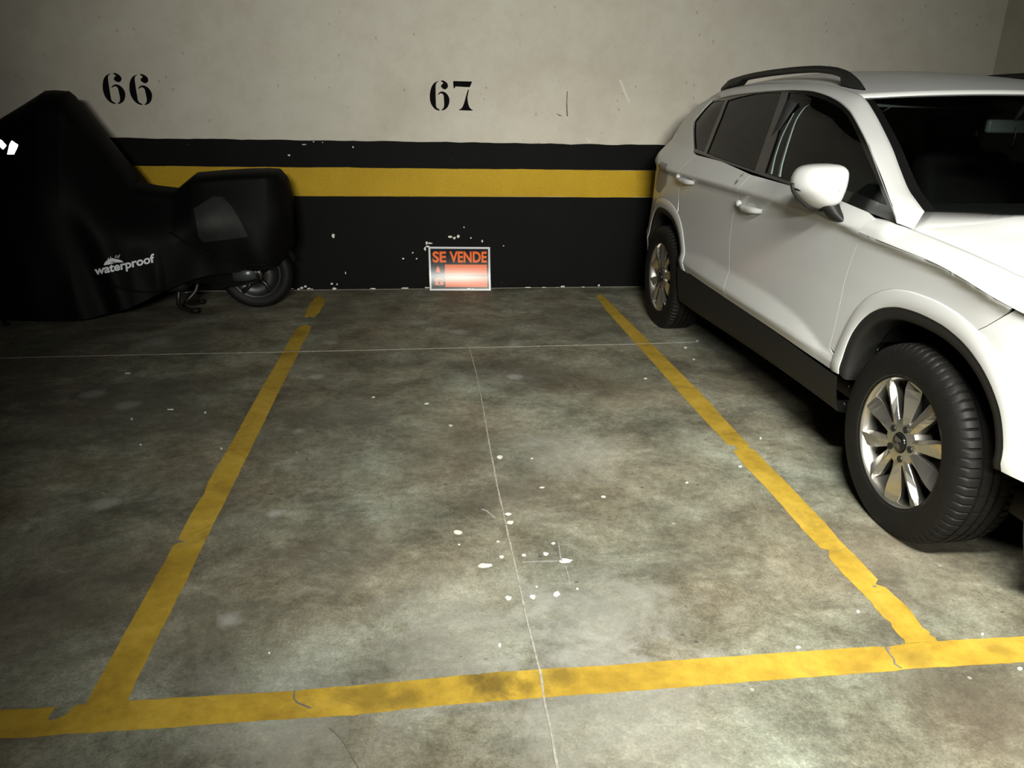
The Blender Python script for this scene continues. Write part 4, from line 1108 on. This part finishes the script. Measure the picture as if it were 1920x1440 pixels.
# slam panel closing the gap between bumper and bonnet
rows = []
for dz, back in ((0.0, 0.0), (0.004, 0.05), (-0.02, 0.14)):
    st = SST(ztopn); L = [Vector(nose_pt(a, ztopn, st)) for a in [0.3+0.7*k/24 for k in range(25)]]
    rows.append([CP(p.x+back, p.y, p.z+dz, 1) for p in L]+[CP(p.x+back, p.y, p.z+dz, -1) for p in L[::-1][1:]])
grid('slam_panel', rows, M['black_plastic'], car)
# ---- tail: gate and bumper closing the rear
def tail():
    zs = [0.47,0.55,0.62,0.75,0.85,0.95,1.02,1.07,1.12,1.22,1.31,1.375,1.405]
    se = lin([(0.47,3.34),(0.62,3.40),(0.85,3.375),(1.02,3.34),(1.12,3.255),(1.22,3.15),(1.31,3.03),(1.375,2.90),(1.415,2.76)])
    rows = []
    for z in zs:
        s = se(z); t = T(s, z); r = []
        bul = 0.09 if z < 1.05 else 0.12
        for k in range(25):
            u = 1-2*k/24; r.append(CP(s+bul*(1-abs(u)**3), u*t, z, 1))
        rows.append(r)
    grid('tailgate', rows[6:], M['white'], car, flip=True); grid('rear_bumper', rows[:7], M['white'], car, flip=True)
    last = rows[-1]; grid('rear_spoiler', [last, [Vector((p.x, p.y, p.z)) for p in resample(roof_back, 25)]], M['white'], car)
    gl = [[p+Vector((0, 0.006, 0)) for p in r[3:-3]] for r in rows[8:12]]; grid('rear_window', gl, M['glass_dark'], car, flip=True)
    grid('rear_bumper_lower', [[Vector((p.x, p.y-0.02, 0.25)) for p in rows[0]], rows[0]], M['black_plastic'], car, flip=True)
tail()
both(lambda sd: panel('tail_light', [hit(*q) for q in ((1241,303),(1252,307),(1249,345),(1236,362),(1229,352),(1233,325))], M['red'], car, sd, off=0.003, gap=0, flange=0))
# ---- underbody
box('underbody', (CX, CY+1.32, 0.27), (1.42, 3.5, 0.10), M['black_plastic'], car, bev=0.03)
# engine bay bulkhead and liner walls
box('bulkhead', (CX, CY+0.46, 0.64), (1.45, 0.06, 0.72), M['interior'], car)

# ---- door handles
def handles(side):
    fd, rd = fdoor[side]
    for d, (pa, pb) in ((fd, ((1380,386),(1418,397))), (rd, ((1267,335),(1293,343)))):
        a, b = hit(*pa, 0.03), hit(*pb, 0.03); rows = []
        L = [Vector((a[0]+(b[0]-a[0])*k/16, 0, a[1]+(b[1]-a[1])*k/16)) for k in range(17)]
        for k, p in enumerate(L):
            u = k/16; st = 0.036*(1-(2*u-1)**4)+0.004; hh = 0.0165*(1-0.45*abs(2*u-1)**3); tb = T(p.x, p.z)
            cen = Vector((p.x, tb+st-0.012, p.z)); ring = []
            for q in range(12):
                an = 2*PI*q/12; ring.append(CP(cen.x, cen.y+math.cos(an)*0.012, cen.z+math.sin(an)*hh, side))
            rows.append(ring)
        h = grid('door_handle', rows, M['white'], d, closed_u=True, flip=(side > 0))
        # cup behind the handle and lock cap at its rear end
        c = ((a[0]+b[0])/2, (a[1]+b[1])/2-0.004)
        panel('handle_cup', [(c[0]+0.062*math.cos(k*PI/10), c[1]+0.030*math.sin(k*PI/10)) for k in range(20)], plain('shaded_cup', (0.55,0.55,0.54), 0.5) if 'cup' not in M else M['cup'], d, side, off=0.0015, gap=0, flange=0)
        bm = bmesh.new(); e = Vector((a[0]+0.012, T(a[0], a[1])+0.012, a[1]+0.010)); q0 = CP(e.x, e.y, e.z, side)
        bmesh.ops.create_uvsphere(bm, u_segments=14, v_segments=10, radius=1.0, matrix=Matrix.Translation(q0) @ Matrix.Diagonal((0.014, 0.020, 0.017, 1))); from_bm('lock_cap', bm, M['white'], d)
M['cup'] = plain('white_handle_cup', (0.66,0.665,0.655), 0.4)
both(handles)

# ---- door mirrors
def mirror(side):
    root = empty('door_mirror', CP(0.58, 0.98, 1.10, side), car)
    out = [(1.062,1.098),(1.056,1.145),(1.025,1.172),(0.955,1.180),(0.910,1.174),(0.902,1.125),(0.912,1.068),(0.930,1.026),(0.975,1.020),(1.035,1.062)]
    cx_, cz_ = 0.972, 1.105; sh = [(0.648,0.95,0.0,0.0),(0.642,1.0,0,0),(0.605,1.0,0,0),(0.572,0.965,-0.003,0.003),(0.545,0.90,-0.008,0.004),(0.524,0.78,-0.014,0.003),(0.512,0.58,-0.020,-0.002),(0.505,0.30,-0.024,-0.008),(0.503,0.02,-0.026,-0.010)]
    rows = []
    for s, k, dt, dz in sh:
        ring = catmull([Vector((cx_+dt+(t-cx_)*k, cz_+dz+(z-cz_)*k, 0)) for t, z in out], 3, True)
        rows.append([CP(s-0.06*(p.x-cx_)*-1.0*0.9, p.x, p.y, side) for p in ring])
    grid('mirror_shell', rows, M['white'], root, closed_u=True, flip=(side < 0))
    ring = [p.copy() for p in rows[0]]; c0 = sum(ring, Vector())/len(ring)
    mk('mirror_glass', ring+[c0], [(i, (i+1) % len(ring), len(ring)) for i in range(len(ring))], M['chrome'], root, shade=False)
    # black lower edge and indicator slot
    low = [p for p in catmull([Vector((cx_+(t-cx_)*1.01, cz_+(z-cz_)*1.01, 0)) for t, z in out], 3, True)]
    seq = low[21:]+low[:2]
    tube('lower_trim', [CP(0.615+0.054*(p.x-cx_), p.x, p.y-0.004, side) for p in seq], 0.009, M['black_plastic'], root, 8)
    tube('indicator_slot', [CP(s, t, z, side) for s, t, z in ((0.625,1.061,1.092),(0.595,1.052,1.088),(0.565,1.036,1.086),(0.545,1.018,1.085))], 0.0045, M['black_gloss'], root, 8)
    rows = []
    for (s, t, z), (ws, wt) in (((0.570,0.945,1.062),(0.038,0.040)),((0.565,0.940,1.040),(0.040,0.036)),((0.555,0.925,1.010),(0.046,0.030)),((0.545,0.908,0.985),(0.056,0.022)),((0.540,0.892,0.972),(0.062,0.010))):
        rows.append([CP(s+ws*math.cos(2*PI*k/16), t+wt*math.sin(2*PI*k/16), z+0.010*math.cos(2*PI*k/16)*0, side) for k in range(16)])
    grid('mirror_arm', rows, M['black_plastic'], root, closed_u=True, flip=(side > 0))
both(mirror)

# ---- wheels
def wheel_parts():
    P = {}
    n = 420
    prof = [(-0.100,0.219),(-0.107,0.236),(-0.1105,0.262),(-0.1095,0.288),(-0.104,0.309),(-0.094,0.324),(-0.084,0.3310),(-0.070,0.3335),(-0.056,0.3345),(-0.0545,0.3275),(-0.0475,0.3275),(-0.046,0.3348),(-0.020,0.3355),(-0.0185,0.3280),(-0.0105,0.3280),(-0.009,0.3357),(0.009,0.3357),(0.0105,0.3280),(0.0185,0.3280),(0.020,0.3355),(0.046,0.3348),(0.0475,0.3275),(0.0545,0.3275),(0.056,0.3345),(0.070,0.3335),(0.084,0.3310),(0.094,0.324),(0.107,0.30),(0.1105,0.262),(0.107,0.236),(0.100,0.219)]
    def rf_(i, k, r):
        if r > 0.3215 and (k % 6) == 0 and not (0.3270 < r < 0.3282): 
            a = abs(prof[i][0])
            if a > 0.05: return r-0.0065
            if a < 0.03 and (k % 12) == 0: return r-0.003
        return r
    bm = bmesh.new(); add_lathe(bm, prof, n, 'X', rad_fn=rf_)
    for v in bm.verts:      # flat contact patch
        if v.co.z < -0.322: v.co.z = -0.322
    P['tyre'] = (bm, M['rubber'], 0.5)
    bm = bmesh.new(); add_lathe(bm, [(-0.098,0.2195),(-0.102,0.226),(-0.104,0.2285),(-0.101,0.2275),(-0.096,0.2215),(-0.088,0.2140),(-0.060,0.2085),(0.0,0.200),(0.06,0.205),(0.10,0.219)], 96, 'X'); P['rim'] = (bm, M['alloy'], 0.6)
    bm = bmesh.new(); add_lathe(bm, [(0.020,0.150),(0.005,0.150),(0.005,0.075),(-0.02,0.07),(-0.02,0.0005)], 64, 'X'); P['brake_disc'] = (bm, M['dark_metal'], 0.6)
    bm = bmesh.new(); add_lathe(bm, [(-0.030,0.083),(-0.078,0.082),(-0.0865,0.078),(-0.0905,0.060),(-0.0905,0.036),(-0.086,0.033)], 80, 'X'); P['hub'] = (bm, M['alloy'], 0.7)
    return P
def spoke_mesh(sgn_):
    """one blade, lying along +Y; ridge off to one side"""
    rings = []
    #  r, half width, ridge offset, face axial, edge drop
    for r, hw, ro, ax, dr in ((0.062,0.0175,0.004,-0.090,0.004),(0.095,0.0210,0.006,-0.0945,0.012),(0.130,0.0255,0.010,-0.0980,0.020),(0.160,0.0295,0.016,-0.0995,0.026),(0.188,0.0300,0.021,-0.0980,0.025),(0.2140,0.0255,0.024,-0.0940,0.016)):
        rings.append([(ax+dr, r, -hw*sgn_), (ax, r, ro*sgn_), (ax+dr*0.75, r, hw*sgn_), (ax+0.045, r, hw*0.8*sgn_), (ax+0.045, r, -hw*0.8*sgn_)])
    V = [p for q in rings for p in q]; F = []
    for i in range(len(rings)-1):
        for j in range(5):
            a, b = i*5+j, i*5+(j+1) % 5; c, d = (i+1)*5+(j+1) % 5, (i+1)*5+j; F.append((a, b, c, d) if sgn_ > 0 else (a, d, c, b))
    F.append(tuple(range(5))[::-1] if sgn_ > 0 else tuple(range(5))); F.append(tuple(range(len(V)-5, len(V))))
    return V, F
_wp = None; WM = {}
def wheel_meshes():
    for k, (bm, mat, ang) in wheel_parts().items():
        bmesh.ops.recalc_face_normals(bm, faces=bm.faces); me = bpy.data.meshes.new(k); bm.to_mesh(me); bm.free(); me.materials.append(mat)
        me.polygons.foreach_set('use_smooth', [True]*len(me.polygons)); me.set_sharp_from_angle(angle=ang); WM[k] = me
    for sg in (1, -1):
        V, F = spoke_mesh(sg); bm = bmesh.new(); vs = [bm.verts.new(v) for v in V]
        for f in F: bm.faces.new([vs[i] for i in f])
        bmesh.ops.recalc_face_normals(bm, faces=bm.faces); bmesh.ops.bevel(bm, geom=list(bm.edges), offset=0.0012, segments=1, affect='EDGES')
        me = bpy.data.meshes.new('spoke'); bm.to_mesh(me); bm.free(); me.materials.append(M['alloy']); WM['spoke%d' % sg] = me
    bm = bmesh.new(); add_lathe(bm, [(-0.0935,0.0005),(-0.0935,0.0115),(-0.086,0.0130),(-0.080,0.0130)], 20, 'X'); me = bpy.data.meshes.new('bolt'); bmesh.ops.recalc_face_normals(bm, faces=bm.faces); bm.to_mesh(me); bm.free(); me.materials.append(plain('dark_bolt', (0.035,0.034,0.032), 0.35, metal=0.7)); WM['bolt'] = me
    bm = bmesh.new(); add_lathe(bm, [(-0.0985,0.0005),(-0.0985,0.027),(-0.096,0.0315),(-0.088,0.0325)], 40, 'X'); me = bpy.data.meshes.new('hub_cap'); bmesh.ops.recalc_face_normals(bm, faces=bm.faces); bm.to_mesh(me); bm.free(); me.materials.append(M['black_gloss']); me.polygons.foreach_set('use_smooth', [True]*len(me.polygons)); me.set_sharp_from_angle(angle=0.6); WM['hub_cap'] = me
    # emblem: slanted two-part letter shape
    L1 = [(-0.016,0.016),(0.018,0.020),(0.015,0.003),(-0.004,0.001),(-0.006,0.008),(-0.018,0.006)]; L2 = [(0.016,-0.016),(-0.018,-0.020),(-0.015,-0.003),(0.004,-0.001),(0.006,-0.008),(0.018,-0.006)]
    bm = bmesh.new()
    for L in (L1, L2): bm.faces.new([bm.verts.new((-0.0992, y, z)) for y, z in L])
    me = bpy.data.meshes.new('emblem'); bm.to_mesh(me); bm.free(); me.materials.append(M['alloy_dark']); WM['emblem'] = me
wheel_meshes()
def put(name, me, parent, rotx=0.0):
    o = bpy.data.objects.new(name, me); COL.objects.link(o); o.parent = parent; o.rotation_euler = (rotx, 0, 0); return o
def wheel(s, side, steer=0.0):
    w_ = empty('wheel', CP(s, 0.782, 0.322, side), car)
    w_.rotation_euler = (0, 0, (0 if side > 0 else PI)+steer)
    for k in ('tyre', 'rim', 'brake_disc', 'hub'): put(k, WM[k], w_)
    sg0 = 1
    for k in range(5):
        # bolts start at the leading side of the wheel; a pair of blades flanks each bolt
        ang = PI+2*PI*k/5
        for sg in (1, -1): put('spoke', WM['spoke%d' % sg], w_, ang+sg*math.radians(16.5))
        bo = put('bolt', WM['bolt'], w_); bo.location = (0, 0.056*math.cos(ang), 0.056*math.sin(ang))
    cap = put('hub_cap', WM['hub_cap'], w_); put('emblem', WM['emblem'], cap)
    bm = bmesh.new(); a = math.radians(200)
    return w_
for s in (0.0, 2.632):
    for side in (1, -1): wheel(s, side)

# ---- cabin
box('cabin_floor', (CX, CY+1.65, 0.40), (1.40, 2.6, 0.06), M['interior'], car)
bm = bmesh.new(); add_box(bm, (CX, CY+0.55, 0.90), (1.46, 0.42, 0.26), None, 0.07, 4); add_box(bm, (CX, CY+0.30, 1.00), (1.36, 0.44, 0.05), None, 0.02, 2); from_bm('dashboard', bm, M['interior'], car, angle=0.8)
def seat(t, s, rear=False):
    g = empty('front_seat' if not rear else 'rear_seat', CP(s, t, 0.43), car); w2 = 0.50 if not rear else 1.30
    box('cushion', CP(s, t, 0.60), (w2, 0.52, 0.16), M['seat'], g, bev=0.06, seg=4)
    rot = Matrix.Rotation(math.radians(-18), 3, 'X')
    box('backrest', CP(s+0.33, t, 0.88), (w2, 0.15, 0.62), M['seat'], g, rot=rot, bev=0.06, seg=4)
    return g
g1 = seat(0.40, 1.20); g2 = seat(-0.36, 1.24); g3 = seat(0.0, 2.10, True)
def headrest(pa, pb, y, parent):
    A, B = on_y(*pa, y), on_y(*pb, y); m = (A+B)/2
    for p in (A, B): tube('headrest_post', [p+Vector((0, -0.004, -0.035)), p, p+Vector((0, 0.006, 0.035))], 0.0065, M['chrome'], parent, 10)
    box('headrest', m+Vector((0, 0.02, 0.105)), (0.26, 0.10, 0.17), M['seat'], parent, bev=0.045, seg=4)
headrest((1502,295), (1550,297), CY+1.70, g1); headrest((1755,290), (1802,290), CY+1.72, g2)
for t in (0.42, -0.42): box('headrest', CP(2.58, t, 1.12), (0.26, 0.10, 0.16), M['seat'], g3, bev=0.04, seg=4)
# pale strips by the B pillar seal, lamp reflections painted in as colour
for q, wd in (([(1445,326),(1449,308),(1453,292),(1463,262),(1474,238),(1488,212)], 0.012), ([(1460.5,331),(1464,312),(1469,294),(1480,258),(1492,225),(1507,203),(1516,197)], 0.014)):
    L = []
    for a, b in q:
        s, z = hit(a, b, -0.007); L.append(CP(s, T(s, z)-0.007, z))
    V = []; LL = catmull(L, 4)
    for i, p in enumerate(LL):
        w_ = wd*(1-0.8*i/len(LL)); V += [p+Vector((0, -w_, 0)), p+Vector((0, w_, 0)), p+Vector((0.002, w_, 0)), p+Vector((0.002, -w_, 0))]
    n = len(V)//4; mk('seal_glint_strip', V, [(4*i+j, 4*i+(j+1) % 4, 4*i+4+(j+1) % 4, 4*i+4+j) for i in range(n-1) for j in range(4)], M['seal_glint'], fdoor[1][0])
# chrome beads added to make the lamp glints in the front wheel arch liner
for px, py in ((1648,600),(1657,601),(1626,618),(1622,650),(1637,657),(1648,654),(1593,723),(1584,757)):
    q = on_x(px, py, CX-0.79); bm = bmesh.new(); bmesh.ops.create_uvsphere(bm, u_segments=10, v_segments=8, radius=1.0, matrix=Matrix.Translation(q) @ Matrix.Diagonal((0.008, 0.006, 0.010, 1))); from_bm('liner_glint_bead', bm, M['chrome'], car)
# steering wheel on the far side
sw = empty('steering_wheel', CP(0.86, -0.36, 0.98), car); R3 = Matrix.Rotation(math.radians(-22), 3, 'X')
bm = bmesh.new(); pts = [R3 @ Vector((0.185*math.cos(a*PI/20), 0, 0.185*math.sin(a*PI/20)))+CP(0.86, -0.36, 0.98) for a in range(41)]; add_tube(bm, pts, 0.016, 8, cap=False); from_bm('wheel_ring', bm, M['interior'], sw)
box('wheel_boss', CP(0.84, -0.36, 0.97), (0.30, 0.05, 0.09), M['interior'], sw, rot=R3, bev=0.02)
# interior mirror, hanging ornament, sun visor
im = empty('interior_mirror', CP(0.88, 0.0, 1.36), car)
a, b = on_y(1846,236, CY+0.93), on_y(1893,238, CY+0.93); c_ = (a+b)/2+Vector((0.07,0,0)); box('mirror_back', c_, (0.24, 0.03, 0.055), plain('grey_mirror_back',(0.22,0.25,0.25),0.3), im, bev=0.012, seg=3)
tube('mirror_stem', [c_+Vector((0.0,0,0.02)), c_+Vector((0.0,-0.05,0.085))], 0.010, M['interior_grey'], im)
o_ = on_y(1900,268, CY+0.90); tube('ornament_cord', [o_+Vector((0,0,0.07)), o_+Vector((0,0,0.01))], 0.0015, M['interior_grey'], im, 6)
bm = bmesh.new()
for k in range(9):
    r_ = random.Random(k); q = o_+Vector((r_.uniform(-0.011,0.011), r_.uniform(-0.008,0.008), r_.uniform(-0.018,0.012)))
    bmesh.ops.create_icosphere(bm, subdivisions=1, radius=0.0065, matrix=Matrix.Translation(q))
from_bm('hanging_ornament', bm, M['chrome'], im, shade=False)
rot = Matrix.Rotation(math.radians(20), 3, 'X')
for t in (0.36, -0.36): box('sun_visor', CP(1.05, t, 1.418), (0.44, 0.16, 0.02), M['interior_grey'], car, rot=rot, bev=0.008)
box('headliner', CP(1.85, 0, 1.440), (1.05, 1.2, 0.02), M['interior_grey'], car)
def pillars(side):
    for nm, L, r in (('inner_pillar', [CP(1.44,0.80,0.60,side), CP(1.44,0.79,1.05,side), CP(1.40,0.71,1.40,side)], 0.045), ('inner_pillar', [CP(0.30,0.74,1.0,side), CP(0.62,0.68,1.22,side), CP(0.97,0.62,1.405,side)], 0.028)):
        tube(nm, catmull(L, 4), r, M['interior_grey'] if nm == 'x' else M['interior'], car, 8)
both(pillars)
